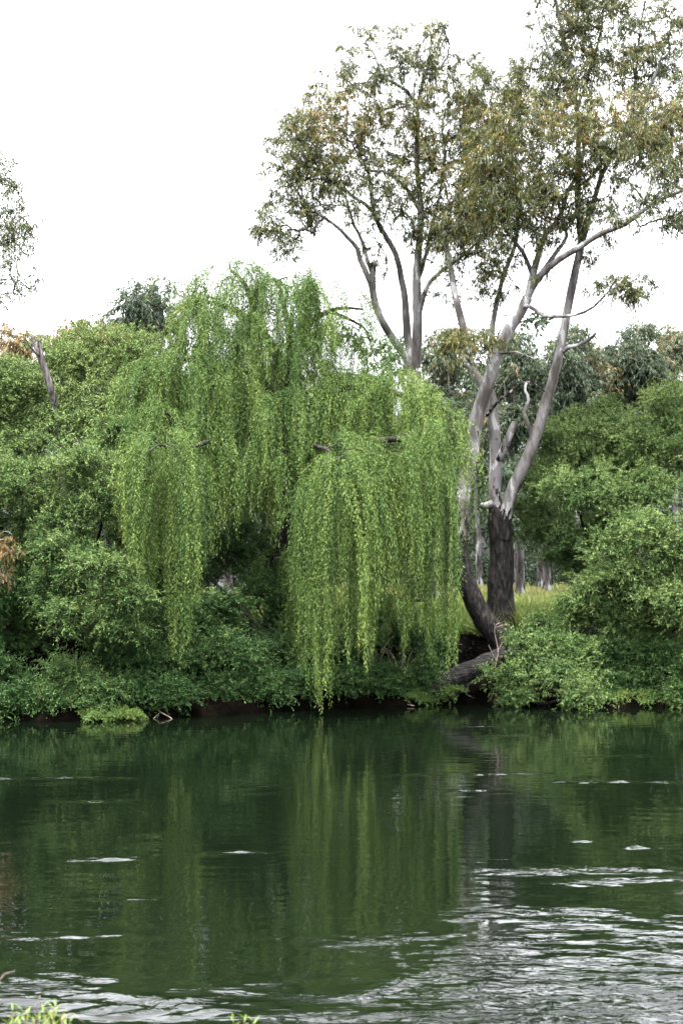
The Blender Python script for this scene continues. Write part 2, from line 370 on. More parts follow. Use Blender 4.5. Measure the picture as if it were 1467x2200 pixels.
def bush(name, label, cat, base, lobes, material='shrub', seed=0, group=None, dens=6.2, leaf=(0.058, 0.105), wid=0.28, tint=0.45, tl=(0.2, 0.7), hang=0.1, stems=True, T=9, n=15, barkm='darkbark', stem_r=0.05, sub=9):
    """Leafy shrub: stems from the base to every lobe; each lobe carries smaller lumps, each lump clumps of leafy twigs."""
    rng = np.random.default_rng(seed)
    bp = np.array([*at(*base)]); bp[2] = max(float(gz(bp[0], bp[1])), -0.1)
    root = thing(name, label, cat, bp, group)
    lv = Leaves(); tb = Tubes()
    for (px, py, D, rx, rz, *more) in lobes:
        dt = more[0] if more else 0.0
        c = at(px, py, D); r = np.array([rx, (rx + rz) * 0.5, rz])
        balls = [(c, r * 0.72, dt)]
        B, bd = lobe_points(rng, c, r * 0.72, sub, 0.5, 0.6)
        for b_ in B:
            k_ = rng.uniform(0.22, 0.5)
            balls.append((b_, np.array([rx, (rx + rz) / 2, rz]) * k_ * np.array([1.15, 1, 0.9]), dt + rng.normal(0.02, 0.09)))
        for (bc, br, bt) in balls:
            area = 4 * np.pi * (br[0] * br[2] + br[0] * br[1] + br[1] * br[2]) / 3
            K = max(5, int(area * dens * (0.3 if bc is c else 0.62)))
            P, d = lobe_points(rng, bc, br * 0.86, K, 0.3, 0.3)
            ok = P[:, 2] > 0.06; P, d = P[ok], d[ok]
            N = norm(d + np.array([0, -0.05, 0.5]))
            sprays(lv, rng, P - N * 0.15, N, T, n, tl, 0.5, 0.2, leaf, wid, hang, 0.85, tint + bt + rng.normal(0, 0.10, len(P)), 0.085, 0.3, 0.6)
        ki = int(rx * rx * rz * 55)
        Q = c + rnd_unit(rng, (ki,)) * (rng.uniform(0.1, 1, (ki, 1)) ** 0.4) * r * 0.72
        Q = Q[Q[:, 2] > 0.15]
        sprays(lv, rng, Q, rnd_unit(rng, (len(Q),)), 5, 8, (0.3, 0.5), 0.6, 0.1, (leaf[0] * 1.2, leaf[1] * 1.25), wid * 1.25, hang, 0.9, tint + dt, 0.12)
        if stems:
            mid = (bp + c) / 2 + np.array([0, 0, 0.15 * rz]) + rng.normal(0, 0.15, 3)
            tb.add(smooth_path([bp + rng.normal(0, 0.12, 3) * [1, 1, 0] - [0, 0, 0.1], mid, c], 0.3, rng, 0.03), stem_r * 0.8, 6)
            for b_ in B:
                m2 = (c + b_) / 2 + rng.normal(0, 0.12, 3)
                e_ = b_ + norm(b_ - c) * rx * 0.25
                pth = smooth_path([c, m2, b_, e_], 0.25, rng, 0.02)
                tb.add(pth, np.linspace(stem_r * 0.5, 0.006, len(pth)), 4)
    lv.build('crown', M[material], root, bp)
    if stems: tb.build('stems', M[barkm], root, bp)
    return root

def grow(rng, nodes, targets, bend=0.12, steps=4, zpen=0.5):
    """Joins every target to the nearest existing branch node; returns polylines with radii from the load they carry."""
    P = [np.asarray(p) for p in nodes]; par = [-1] * len(P); cnt = [0] * len(P)
    P = list(P)
    A = np.zeros((len(P) + len(targets) * (steps + 1), 3)); A[:len(P)] = P; n = len(P)
    d0 = np.min(np.linalg.norm(targets[:, None] - A[None, :n], axis=2), axis=1)
    paths = []
    for j in np.argsort(d0):
        tgt = targets[j]
        v = A[:n] - tgt
        cost = np.linalg.norm(v, axis=1) + zpen * np.maximum(0, v[:, 2] + 0.15)
        k = int(np.argmin(cost)); s = A[k].copy(); L = np.linalg.norm(tgt - s)
        mid = (s + tgt) / 2 + rng.normal(0, bend * L, 3) + np.array([0, 0, 0.08 * L])
        t = np.linspace(0, 1, steps + 2)[1:, None]
        pts = (1 - t) ** 2 * s + 2 * t * (1 - t) * mid + t * t * tgt
        pts[:-1] += rng.normal(0, 0.04 * L, (len(pts) - 1, 3))
        prev = k; ids = [k]
        for p in pts:
            A[n] = p; par.append(prev); cnt.append(0); prev = n; ids.append(n); n += 1
        i = prev
        while i >= 0: cnt[i] += 1; i = par[i]
        paths.append(ids)
    cnt = np.array(cnt[:n])
    return A[:n], paths, cnt

def build_branches(name, A, paths, cn, n0, tr, material, root, bp):
    """One mesh for each branch that leaves the main stems, with all its forks."""
    owner = {}; tubes = {}
    for ids in paths:
        o = ids[0] if ids[0] < n0 else owner[ids[0]]
        for i in ids[1:]: owner[i] = o
        R = tr * np.maximum(cn[ids], 1) ** 0.42
        R[0] = R[1]
        tubes.setdefault(o // 3, Tubes()).add(A[ids], R, 5 if R[0] > 0.02 else 3, 0.55)
    for tb in tubes.values(): tb.build(name, material, root, bp)

def gum(name, label, base, stems, clusters, seed, material='gum', cat='tree', group=None, leaf=(0.10, 0.17), wid=0.16, T=9, n=13, tl=(0.3, 0.8), tint=0.40, barkm='gumbark', twig_r=0.009, z_smooth=None, top_tint=0.17, k=9, cl_drop=0.45):
    """Gum tree. stems: (kind, [(px, py, D)...], r0, r1, bark0, bark1); clusters: (px, py, rx, ry, D, depth, count[, tint])."""
    rng = np.random.default_rng(seed)
    bp = at(*base); bp[2] = float(gz(bp[0], bp[1]))
    root = thing(name, label, cat, bp, group)
    nodes = []
    for kind, pts, r0, r1, b0, b1 in stems:
        P = smooth_path([at(*p) for p in pts], 0.28, rng, 0.035)
        t = np.linspace(0, 1, len(P))
        R = np.interp(t, *zip(*r0)) if isinstance(r0, list) else r0 + (r1 - r0) * t
        bk = np.interp(t, *zip(*b0)) if isinstance(b0, list) else b0 + (b1 - b0) * t
        if kind == 'trunk':
            s = np.linalg.norm(P - P[0], axis=1); R = R * (1 + 0.35 * np.exp(-s / 0.45))
        if kind == 'limb' and r0 is not None and not isinstance(r0, list): R = R * 0.78
        tb = Tubes(); kk = k + 7 if kind == 'trunk' else k
        tb.add(P, R, kk, bk, rng, 0.05)
        tb.build(kind, M[barkm], root, bp)
        if kind not in ('stub', 'dead_limb'):
            m = len(P); nodes.append(P[int(m * 0.45):] if kind == 'trunk' else P[int(m * 0.12):])
    nodes = np.vstack(nodes)
    tg, tt = [], []
    for (px, py, rx, ry, D, dd, cnt, *more) in clusters:
        cnt = int(cnt * 1.3); u = rng.uniform(-1.12, 1.12, (cnt * 4, 3)); u = u[np.sum(u * u, 1) < 1.25][:cnt]
        pts = np.array([at(px + a * rx, py + b * ry, D + c * dd) for a, b, c in u])
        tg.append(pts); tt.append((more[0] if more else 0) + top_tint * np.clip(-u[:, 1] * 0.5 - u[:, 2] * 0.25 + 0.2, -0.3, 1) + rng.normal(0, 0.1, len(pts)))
    tg = np.vstack(tg); tt = np.concatenate(tt)
    A, paths, cn = grow(rng, nodes, tg)
    build_branches('branch', A, paths, cn, len(nodes), twig_r, M['twigbark'], root, bp)
    lv = Leaves()
    N = norm(rng.normal(0, 0.6, (len(tg), 3)) + np.array([0, 0, 0.25]))
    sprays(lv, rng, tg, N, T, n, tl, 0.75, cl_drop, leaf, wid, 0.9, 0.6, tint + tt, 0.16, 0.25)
    lv.build('crown', M[material], root, bp)
    return root

# ------------------------------------------------------------------ gum trees on the bank
gum('gum_tree', 'tall gum with slender pale stems forking behind the willow top', (890, 1290, 46),
    [('trunk', [(893, 1292, 46), (890, 1150, 46), (887, 950, 46), (888, 860, 46), (889, 800, 46)], .36, .24, .0, .45),
     ('limb', [(888, 805, 46), (862, 755, 45.8), (835, 715, 45.5), (812, 672, 45.3), (797, 610, 45.1), (775, 560, 45), (768, 535, 44.9), (745, 508, 44.6), (717, 482, 44.4), (678, 455, 44.2)], .19, .05, .5, .6),
     ('limb', [(815, 675, 45.3), (806, 633, 45.2), (803, 600, 45.2), (800, 565, 45.1)], .14, .12, .3, .1),
     ('limb', [(803, 600, 45.2), (790, 560, 45.6), (778, 520, 45.9), (755, 470, 46.2), (742, 420, 46.5)], .09, .04, .4, .5),
     ('limb', [(888, 790, 46), (875, 720, 46.2), (869, 640, 46.3), (862, 600, 46.2), (848, 545, 46), (820, 500, 45.8), (802, 460, 45.7), (795, 410, 45.6), (790, 370, 45.6), (772, 330, 45.7)], .20, .05, .45, .5),
     ('limb', [(820, 500, 45.8), (800, 455, 45.3), (763, 422, 44.9), (717, 389, 44.5), (678, 350, 44.2), (655, 300, 44)], .09, .03, .5, .5),
     ('limb', [(890, 790, 46), (896, 700, 45.8), (893, 620, 45.7), (900, 520, 45.8), (904, 420, 45.9), (893, 330, 46), (897, 260, 46), (896, 225, 46), (909, 180, 46), (920, 140, 46), (945, 115, 46)], .22, .03, .6, .2),
     ('limb', [(902, 455, 45.8), (880, 415, 45.6), (855, 388, 45.5), (825, 368, 45.4), (796, 368, 45.4)], .09, .05, .5, .5),
     ('limb', [(896, 222, 46), (875, 196, 45.7), (845, 180, 45.5), (826, 168, 45.4), (812, 142, 45.2), (800, 110, 45)], .08, .03, .3, .3),
     ('limb', [(895, 690, 45.8), (908, 640, 45.6), (922, 610, 45.5), (961, 573, 45.3), (1000, 545, 45.1), (1040, 500, 45)], .12, .04, .5, .6),
     ('limb', [(897, 620, 45.7), (915, 540, 46), (935, 455, 46.3), (948, 400, 46.5), (955, 330, 46.6), (948, 264, 46.7), (975, 215, 46.8)], .10, .03, .4, .3)],
    [(640, 330, 70, 100, 44.5, 1.2, 75, .05), (720, 250, 90, 100, 45, 1.6, 95, .15), (620, 480, 60, 70, 44.5, 1, 42, -.05), (690, 400, 90, 70, 44.8, 1.4, 55, .0),
     (800, 130, 70, 80, 45.4, 1.1, 46, .0), (910, 110, 80, 70, 46, 1.2, 55, .0), (850, 270, 100, 80, 46, 1.6, 75, .12), (960, 280, 80, 120, 46.3, 1.6, 75, .1),
     (930, 420, 100, 110, 46, 1.6, 75, 0), (800, 400, 90, 90, 45.5, 1.3, 55, .0), (1000, 500, 60, 80, 45.2, 1.1, 45, .05), (1000, 180, 60, 70, 46.5, 1, 40, 0), (1025, 300, 45, 90, 46, 1, 44, 0), (1030, 420, 50, 80, 45.6, 1, 38, 0), (950, 470, 80, 60, 46, 1.2, 24, 0), (850, 530, 70, 70, 45.8, 1, 14, 0), (960, 620, 50, 50, 45.4, .7, 7, 0), (560, 490, 25, 30, 44.2, .4, 6, 0)],
    11)

gum('gum_tree', 'gum with a black leaning trunk base and a long limb reaching right', (1092, 1396, 42.3),
    [('trunk', [(1100, 1412, 42.3), (1075, 1375, 42.3), (1042, 1335, 42.3), (1012, 1280, 42.3), (994, 1220, 42.4), (985, 1150, 42.5), (992, 1070, 42.7), (1011, 985, 42.9), (1026, 894, 43), (1049, 822, 43), (1065, 757, 43), (1092, 706, 43), (1118, 670, 43), (1133, 640, 43)], [(0, .33), (.25, .28), (.5, .23), (1, .15)], 0, [(0, -.9), (.25, -.5), (.36, .1), (.5, .4), (1, .7)], 0),
     ('limb', [(1130, 645, 43), (1155, 597, 42.7), (1199, 558, 42.3), (1245, 534, 42), (1291, 501, 41.7), (1340, 482, 41.4), (1377, 455, 41.2), (1420, 430, 41), (1462, 412, 40.8), (1540, 370, 40.5)], .15, .04, .5, .4),
     ('limb', [(1133, 642, 43), (1143, 587, 43.1), (1160, 530, 43.2), (1174, 500, 43.2), (1205, 461, 43.3), (1219, 409, 43.4), (1245, 366, 43.5), (1252, 316, 43.5), (1262, 260, 43.4)], .15, .04, .5, .2),
     ('limb', [(1174, 500, 43.2), (1195, 478, 43), (1172, 466, 42.8), (1150, 430, 42.6), (1130, 380, 42.5), (1105, 330, 42.4)], .09, .03, .5, .4),
     ('limb', [(1219, 409, 43.4), (1255, 392, 43.2), (1271, 375, 43.1), (1300, 340, 43), (1330, 310, 42.8), (1363, 265, 42.6), (1403, 220, 42.4)], .08, .03, .3, .2),
     ('limb', [(1143, 590, 43.1), (1122, 540, 42.9), (1094, 512, 42.8), (1068, 460, 42.6), (1050, 400, 42.5)], .09, .03, .5, .4),
     ('limb', [(1160, 592, 42.9), (1190, 550, 43.3), (1215, 510, 43.7), (1208, 470, 44), (1195, 420, 44.2)], .1, .04, .5, .5),
     ('limb', [(1122, 662, 43), (1136, 657, 42.6), (1170, 679, 42.2), (1209, 681, 42), (1256, 670, 41.8), (1287, 648, 41.7), (1310, 628, 41.6), (1350, 615, 41.5)], .085, .025, .4, .4),
     ('limb', [(1069, 757, 43), (1085, 758, 42.8), (1109, 757, 42.6), (1135, 767, 42.5), (1151, 772, 42.5), (1175, 765, 42.4)], .06, .015, .3, .3),
     ('limb', [(1085, 712, 43), (1060, 740, 42.6), (1030, 758, 42.4), (1006, 762, 42.3)], .035, .015, .3, .3),
     ('limb', [(1119, 660, 43), (1130, 632, 42.9), (1137, 605, 42.9)], .06, .05, .3, .3)],
    [(1080, 400, 60, 110, 42.6, 1.3, 38, .05), (1150, 330, 85, 110, 42.6, 1.6, 44, .1), (1250, 290, 90, 90, 43, 1.6, 85, .12), (1370, 260, 100, 70, 42.4, 1.5, 85, .14), (1050, 350, 50, 120, 43, 1.2, 40, .08), (1130, 250, 70, 90, 43, 1.4, 34, .1), (1170, 470, 95, 60, 43.2, 1.4, 26, 0), (1290, 470, 60, 50, 43, 1.2, 16, 0),
     (1180, 430, 90, 60, 43, 1.5, 45, -.05), (1300, 360, 70, 70, 42.6, 1.2, 30, .05), (1100, 500, 60, 50, 42.7, 1, 30, 0), (1440, 420, 60, 70, 40.9, .8, 34, -.05), (1420, 330, 60, 60, 41.8, 1, 34, 0), (1540, 330, 80, 100, 40.6, 1, 40, 0),
     (1340, 450, 60, 50, 41.4, .7, 12, -.05), (1350, 620, 55, 28, 41.5, .5, 20, .0), (1290, 610, 40, 20, 41.7, .4, 6, 0), (1450, 480, 30, 20, 41, .3, 6, 0), (990, 740, 50, 45, 42.4, .5, 20, .05), (1040, 730, 25, 25, 42.6, .4, 8, .1), (1180, 590, 30, 30, 43, .4, 3, 0)],
    12)

gum('gum_tree', 'upright gum with thick charred trunk splitting into two pale mottled stems', (1075, 1345, 43.8),
    [('trunk', [(1078, 1362, 43.8), (1074, 1280, 43.8), (1076, 1200, 43.8), (1072, 1150, 43.8), (1066, 1100, 43.8), (1061, 1064, 43.9), (1065, 1006, 43.9), (1060, 929, 43.9), (1055, 851, 43.9), (1035, 824, 44), (1016, 797, 44.1), (1006, 762, 44.2), (997, 720, 44.3), (985, 658, 44.4), (972, 600, 44.5), (962, 555, 44.5), (958, 500, 44.6)], [(0, .43), (.27, .36), (.31, .21), (.6, .15), (1, .08)], 0, [(0, -.9), (.22, -.5), (.29, -.1), (.36, .4), (1, .8)], 0),
     ('limb', [(1078, 1160, 43.7), (1079, 1118, 43.7), (1088, 1088, 43.6), (1106, 1042, 43.5), (1128, 996, 43.4), (1147, 940, 43.3), (1171, 871, 43.2), (1187, 820, 43.2), (1199, 760, 43.2), (1210, 700, 43.3), (1222, 646, 43.4), (1233, 600, 43.5), (1248, 527, 43.6), (1262, 470, 43.7)], [(0, .30), (.06, .28), (.12, .19), (.5, .15), (1, .11)], 0, [(0, -.6), (.07, -.1), (.16, .5), (.4, .5), (1, .7)], 0),
     ('limb', [(1262, 470, 43.7), (1275, 430, 43.6), (1290, 380, 43.5), (1320, 325, 43.4), (1350, 280, 43.2), (1385, 215, 43), (1420, 120, 42.8)], .11, .04, .5, .4),
     ('limb', [(1248, 530, 43.6), (1241, 430, 43.9), (1244, 340, 44.1), (1236, 250, 44.2), (1228, 160, 44.3), (1205, 60, 44.3), (1180, -60, 44.3)], .14, .05, .6, .5),
     ('limb', [(1236, 250, 44.2), (1262, 160, 44.5), (1290, 60, 44.8), (1300, -60, 45)], .07, .03, .4, .4),
     ('limb', [(1350, 280, 43.2), (1362, 180, 43.6), (1372, 90, 43.9), (1390, -20, 44)], .06, .03, .3, .3),
     ('limb', [(1232, 200, 44.2), (1195, 150, 43.8), (1168, 80, 43.5), (1150, 20, 43.3)], .05, .02, .4, .4),
     ('limb', [(1056, 860, 43.9), (1050, 800, 44.3), (1056, 740, 44.6), (1060, 680, 44.8), (1070, 635, 44.9), (1082, 590, 45), (1101, 545, 45), (1112, 490, 45), (1108, 400, 45), (1090, 300, 45)], .13, .05, .5, .6),
     ('stub', [(1070, 985, 43.8), (1080, 970, 43.6), (1092, 937, 43.4), (1106, 908, 43.3)], .13, .10, .2, .5),
     ('stub', [(1058, 1082, 43.8), (1046, 1086, 43.5), (1036, 1086, 43.3)], .13, .10, .8, .9),
     ('dead_limb', [(1140, 965, 43.3), (1138, 935, 43.2), (1131, 905, 43.1), (1126, 886, 43.1), (1133, 862, 43), (1127, 840, 43), (1130, 822, 43)], .07, .035, .6, .9),
     ('dead_limb', [(1044, 894, 43.8), (1070, 863, 43.4), (1101, 836, 43.2), (1122, 822, 43.1), (1145, 824, 43), (1170, 842, 43)], .05, .02, .1, .1),
     ('limb', [(1205, 757, 43.2), (1222, 749, 43), (1238, 744, 42.9), (1262, 730, 42.8), (1279, 716, 42.7)], .09, .05, .5, .4)],
    [(1200, 40, 60, 110, 44.2, 1.4, 75, .0), (1290, 40, 60, 110, 44.7, 1.3, 70, -.02), (1400, 60, 80, 110, 43.8, 1.5, 75, -.02), (1380, 150, 80, 60, 43.5, 1.3, 40, .0), (1240, 160, 80, 70, 44.2, 1.3, 55, .08), (1150, 190, 70, 70, 44, 1, 40, 0), (1085, 190, 50, 70, 44.6, .9, 22, 0),
     (1090, 270, 55, 90, 45, 1.2, 34, .0), (1115, 380, 60, 80, 45, 1.2, 40, .0), (1480, 200, 60, 90, 43, 1, 35, .0), (1240, -100, 130, 60, 44.5, 1.5, 70, 0), (1020, 420, 50, 90, 44.8, 1.1, 35, .05), (1060, 600, 45, 55, 44.8, .6, 26, .05), (1262, 560, 14, 20, 43.6, .2, 4, 0), (950, 520, 30, 60, 44.6, .6, 12, 0)],
    13)

gum('gum_tree', 'sparse dark gum leaning in past the left edge of the picture', (-240, 1290, 44),
    [('trunk', [(-240, 1300, 44), (-235, 1000, 44), (-215, 760, 44), (-170, 560, 44), (-130, 380, 44), (-110, 240, 44)], .34, .07, .2, .8),
     ('limb', [(-215, 760, 44), (-140, 690, 43.6), (-60, 630, 43.3), (0, 602, 43.1), (40, 602, 43)], .09, .02, .3, .3),
     ('limb', [(-190, 640, 44), (-110, 560, 43.6), (-40, 545, 43.3), (25, 515, 43.1)], .08, .02, .3, .3),
     ('limb', [(-150, 470, 44), (-80, 420, 43.8), (-20, 400, 43.6), (25, 380, 43.5)], .07, .02, .3, .3)],
    [(10, 395, 50, 60, 43.5, .8, 34, .0), (35, 480, 50, 50, 43.2, .8, 34, .0), (35, 570, 50, 60, 43.1, .7, 28, 0), (0, 640, 26, 26, 43.1, .4, 5, 0), (-100, 400, 100, 160, 44, 1.6, 60, 0), (-110, 560, 90, 90, 43.7, 1.2, 40, 0)],
    14, leaf=(0.10, 0.17), T=7, n=9, tint=.3)

gum('gum_sapling', 'young gum dangling orange leaves over the left edge bushes', (-70, 1500, 37.2),
    [('trunk', [(-70, 1500, 37.2), (-60, 1380, 37.1), (-40, 1250, 37), (-30, 1120, 36.9)], .06, .02, .5, .5),
     ('limb', [(-40, 1250, 37), (-10, 1170, 36.6), (12, 1140, 36.4), (28, 1150, 36.3)], .02, .008, .5, .5)],
    [(12, 1165, 24, 26, 36.4, .3, 11, .35), (10, 1215, 18, 30, 36.4, .3, 8, .2), (-45, 1180, 40, 70, 36.8, .5, 24, .2)],
    15, material='orangegum', T=5, n=9, leaf=(0.10, 0.16), wid=.15, tl=(.2, .4), tint=.15)

# ------------------------------------------------------------------ gums further back
def back_gum(label, px, D, top, crown_w, low, seed, material='bluegum', tint=.35, group='gum trees behind the bank', name='gum_tree', trunks=1, dens=1.0, lean=0):
    """A whole gum in the wood behind: base on the flat, crown between rows top and low."""
    rng = np.random.default_rng(seed + 900)
    gy_ = float(gz((px - CX) / F * D, D)); by = HY - (gy_ - H) * F / D
    st = []
    for k_ in range(trunks):
        o = rng.uniform(-.25, .25) * crown_w
        st.append(('trunk' if k_ == 0 else 'limb', [(px, by + 4, D), (px + lean * .3 + o * .2, by + (low - by) * .6, D), (px + lean * .6 + o * .5, low, D), (px + lean + o, top + (low - top) * .3, D)], .2 if k_ == 0 else .14, .04, .2, .9))
    cl = []
    nb = max(5, int(7 * crown_w / 90))
    for i in range(nb):
        cx = px + lean * .8 + rng.uniform(-.75, .75) * crown_w * .5 * 1.1
        cyy = rng.uniform(top + .2 * (low - top), low)
        s = rng.uniform(.22, .36) * crown_w
        cl.append((cx, cyy, s, s * rng.uniform(.7, 1.1), D + rng.uniform(-1.5, 1.5), 1.0, int(18 * dens), rng.normal(0, .08)))
    cl.append((px + lean, top + 30, crown_w * .25, 28, D, .8, int(14 * dens), .05))
    return gum(name, label, (px, by, D), st, cl, seed, material, 'tree', group, leaf=(0.16, 0.26), wid=.26, T=7, n=9, tl=(.4, .9), tint=tint, k=6, twig_r=.009)

back_gum('grey green gum whose round crown fills the gap left of the crossing stems', 975, 66, 700, 110, 960, 21, tint=.45, dens=1.7)
back_gum('dim gum crown framed between the two pale forked stems', 1110, 70, 720, 130, 1010, 22, tint=.35, trunks=2, dens=1.7)
back_gum('bluish gum crown just right of the straight pale stem', 1235, 68, 700, 110, 930, 23, tint=.4, dens=1.7)
back_gum('gum with orange flecked leaves low in its crown above the right bushes', 1290, 74, 740, 110, 930, 24, tint=.55, dens=1.6)
back_gum('tallest bluish gum on the right skyline', 1370, 72, 690, 130, 930, 25, tint=.42, dens=1.8)
back_gum('gum with rusty top leaves at the right end of the skyline', 1450, 76, 700, 100, 900, 26, tint=.6, dens=1.6)
back_gum('shady gum crown low behind the dead wavy limb', 1160, 78, 800, 130, 1060, 27, tint=.3, dens=1.5)
back_gum('dark gum with bare lower trunk seen behind the charred trunk', 1118, 60, 980, 110, 1130, 28, tint=.15, trunks=2)
back_gum('dull gum seen between the willow edge and the charred trunk', 1030, 80, 830, 110, 1080, 29, tint=.2)
back_gum('gum hidden mostly by the bushy right bank shrubs', 1330, 84, 780, 140, 1000, 30, tint=.35, dens=1.8)
back_gum('slim gum with thin grey stem by the grassy clearing edge', 1175, 66, 1000, 90, 1150, 31, tint=.15, trunks=2)
back_gum('gum showing faintly through the willow right of its trunk', 800, 76, 830, 150, 1120, 32, tint=.25, trunks=2)
back_gum('gum showing faintly through the willow left of its trunk', 540, 74, 860, 170, 1150, 33, tint=.25, trunks=2)
back_gum('small dark gum with airy round crown on the left skyline', 295, 62, 604, 128, 715, 34, tint=.3, trunks=3, dens=.8)
back_gum('gum with rust orange leaves behind the left shrubs', 170, 58, 690, 130, 790, 35, material='orangegum', tint=.3, dens=.7)
back_gum('gum with bright orange leaves at the far left skyline', 15, 57, 705, 100, 850, 36, material='orangegum', tint=.4, dens=.7)
back_gum('greyish low gum between the orange gum and the airy dark gum', 225, 64, 690, 70, 780, 37, tint=.35, dens=.8)
back_gum('dense dim gum straight behind the willow trunk', 660, 82, 850, 200, 1150, 39, tint=.2, trunks=2, dens=1.4)
back_gum('dense dim gum behind the right half of the willow', 900, 84, 820, 190, 1150, 40, tint=.22, trunks=2, dens=1.4)
back_gum('pale barked gum close behind the willow on its left half', 490, 54, 800, 150, 1080, 44, tint=.35, trunks=2, dens=1.5)
back_gum('pale barked gum close behind the willow left of the forked gum', 780, 55, 830, 150, 1090, 45, tint=.35, trunks=2, dens=1.5)
back_gum('gum close behind the right edge of the willow curtain', 935, 56, 850, 110, 1100, 46, tint=.32, trunks=2, dens=1.4)
back_gum('pale stemmed gum deep in the wood under the willow arch', 470, 70, 1000, 140, 1180, 38, tint=.2, trunks=2)

# distant wood that closes the horizon
rng = np.random.default_rng(77)
lv = Leaves(); nW = 3600
X = rng.uniform(-70, 70, nW); Y = rng.uniform(92, 125, nW); Z = 3.2 + rng.uniform(0.02, 1, nW) * np.where(X / Y * F + CX > 900, 17, np.where(X / Y * F + CX > 300, 15.5, 14)) * (1 + .12 * np.sin(X * .6) + .08 * np.sin(X * 1.7))
sprays(lv, rng, np.stack([X, Y, Z], 1), rnd_unit(rng, (nW,)), 9, 9, (.8, 2.0), .8, .3, (0.3, 0.55), .5, .5, .8, .2 + rng.normal(0, .1, nW), .12)
nB = 500
sprays(lv, rng, np.stack([rng.uniform(-70, 70, nB), rng.uniform(95, 120, nB), 3.2 + rng.uniform(.1, 2.5, nB)], 1), rnd_unit(rng, (nB,)), 9, 9, (.8, 1.8), .8, .2, (0.3, 0.5), .5, .3, .8, .15, .1)
wood = lv.build('distant_woodland', M['bluegum']); tag(wood, 'dim far wood closing the view behind the bank', 'woodland', kind='stuff')

# ------------------------------------------------------------------ shrubs, left bank
bush('willow_shrub', 'large pale green shrub at the upper left around the broken grey trunk', 'shrub', (130, 1300, 43.5),
     [(40, 850, 41.4, 1.4, 1.4), (150, 800, 42.0, 1.4, 1.3, 0.08), (245, 800, 41.8, 1.2, 1.1, 0.05), (120, 910, 41.0, 1.2, 1.0), (220, 890, 41.0, 1.2, 1.0, 0.05), (-60, 860, 42.0, 1.6, 1.8), (320, 780, 42.0, 0.9, 0.9, 0.05), (350, 860, 41.6, 1.1, 1.2), (10, 960, 40.8, 1.0, 0.9)], seed=41, tint=.82)
bush('willow_shrub', 'dense mid green shrub on the left below the pale crown', 'shrub', (150, 1400, 40),
     [(40, 1040, 37.7, 1.1, 0.9, 0.08), (165, 990, 38.1, 1.1, 0.8, 0.1), (250, 960, 39.3, 0.9, 0.8, 0.05), (110, 1110, 37.6, 0.9, 0.6), (230, 1080, 37.9, 1.0, 0.75, 0.0), (-60, 1060, 38.3, 1.4, 1.5), (310, 1040, 40.6, 0.9, 1.0), (340, 1150, 41.4, 1.1, 1.2, 0), (160, 1190, 40, 1.6, 1.0, 0), (40, 1190, 38.7, 1.3, 0.9, 0)], seed=42, tint=.64)
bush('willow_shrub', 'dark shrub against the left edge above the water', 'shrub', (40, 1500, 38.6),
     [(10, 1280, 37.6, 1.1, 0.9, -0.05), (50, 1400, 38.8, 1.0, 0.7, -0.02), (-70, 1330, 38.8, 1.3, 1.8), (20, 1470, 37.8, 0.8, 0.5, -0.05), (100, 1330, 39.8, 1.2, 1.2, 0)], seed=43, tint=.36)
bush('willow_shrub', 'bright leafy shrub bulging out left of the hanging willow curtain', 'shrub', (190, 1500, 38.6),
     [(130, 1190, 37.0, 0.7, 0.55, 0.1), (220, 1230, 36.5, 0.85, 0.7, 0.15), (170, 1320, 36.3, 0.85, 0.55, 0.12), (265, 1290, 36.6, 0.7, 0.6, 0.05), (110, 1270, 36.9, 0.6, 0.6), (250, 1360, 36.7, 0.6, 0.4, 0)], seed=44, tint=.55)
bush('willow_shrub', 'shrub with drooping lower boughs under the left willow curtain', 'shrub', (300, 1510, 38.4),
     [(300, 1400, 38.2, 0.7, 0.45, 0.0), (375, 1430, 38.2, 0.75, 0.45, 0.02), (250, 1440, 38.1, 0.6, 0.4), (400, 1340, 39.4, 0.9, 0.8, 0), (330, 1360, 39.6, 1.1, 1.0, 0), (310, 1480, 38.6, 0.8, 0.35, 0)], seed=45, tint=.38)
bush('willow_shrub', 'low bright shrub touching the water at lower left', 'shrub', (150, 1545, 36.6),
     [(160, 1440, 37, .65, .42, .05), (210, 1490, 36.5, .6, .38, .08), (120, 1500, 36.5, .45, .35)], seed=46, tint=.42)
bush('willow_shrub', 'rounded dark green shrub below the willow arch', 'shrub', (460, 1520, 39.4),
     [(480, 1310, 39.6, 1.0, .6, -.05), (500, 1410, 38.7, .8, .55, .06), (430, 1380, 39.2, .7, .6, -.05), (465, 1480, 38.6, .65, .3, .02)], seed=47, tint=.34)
bush('willow_shrub', 'shadowy spreading shrub deep under the willow arch', 'shrub', (600, 1500, 40.8),
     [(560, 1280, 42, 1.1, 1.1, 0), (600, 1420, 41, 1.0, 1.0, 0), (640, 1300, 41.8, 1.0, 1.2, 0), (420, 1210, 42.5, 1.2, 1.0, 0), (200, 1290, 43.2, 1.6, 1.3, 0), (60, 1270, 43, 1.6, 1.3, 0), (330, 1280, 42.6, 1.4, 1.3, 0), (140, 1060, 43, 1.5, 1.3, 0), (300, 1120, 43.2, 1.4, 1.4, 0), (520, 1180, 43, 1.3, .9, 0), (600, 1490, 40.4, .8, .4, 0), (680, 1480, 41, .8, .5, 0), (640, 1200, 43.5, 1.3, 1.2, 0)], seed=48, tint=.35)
bush('weed_clump', 'yellow green weeds spilling over the lower left waterline', 'weeds', (230, 1545, 36.6),
     [(215, 1532, 36.2, .55, .2), (270, 1534, 36.4, .4, .16)], 'weed', seed=49, tint=.4, dens=9, leaf=(.04, .07), tl=(.15, .3), stems=False)

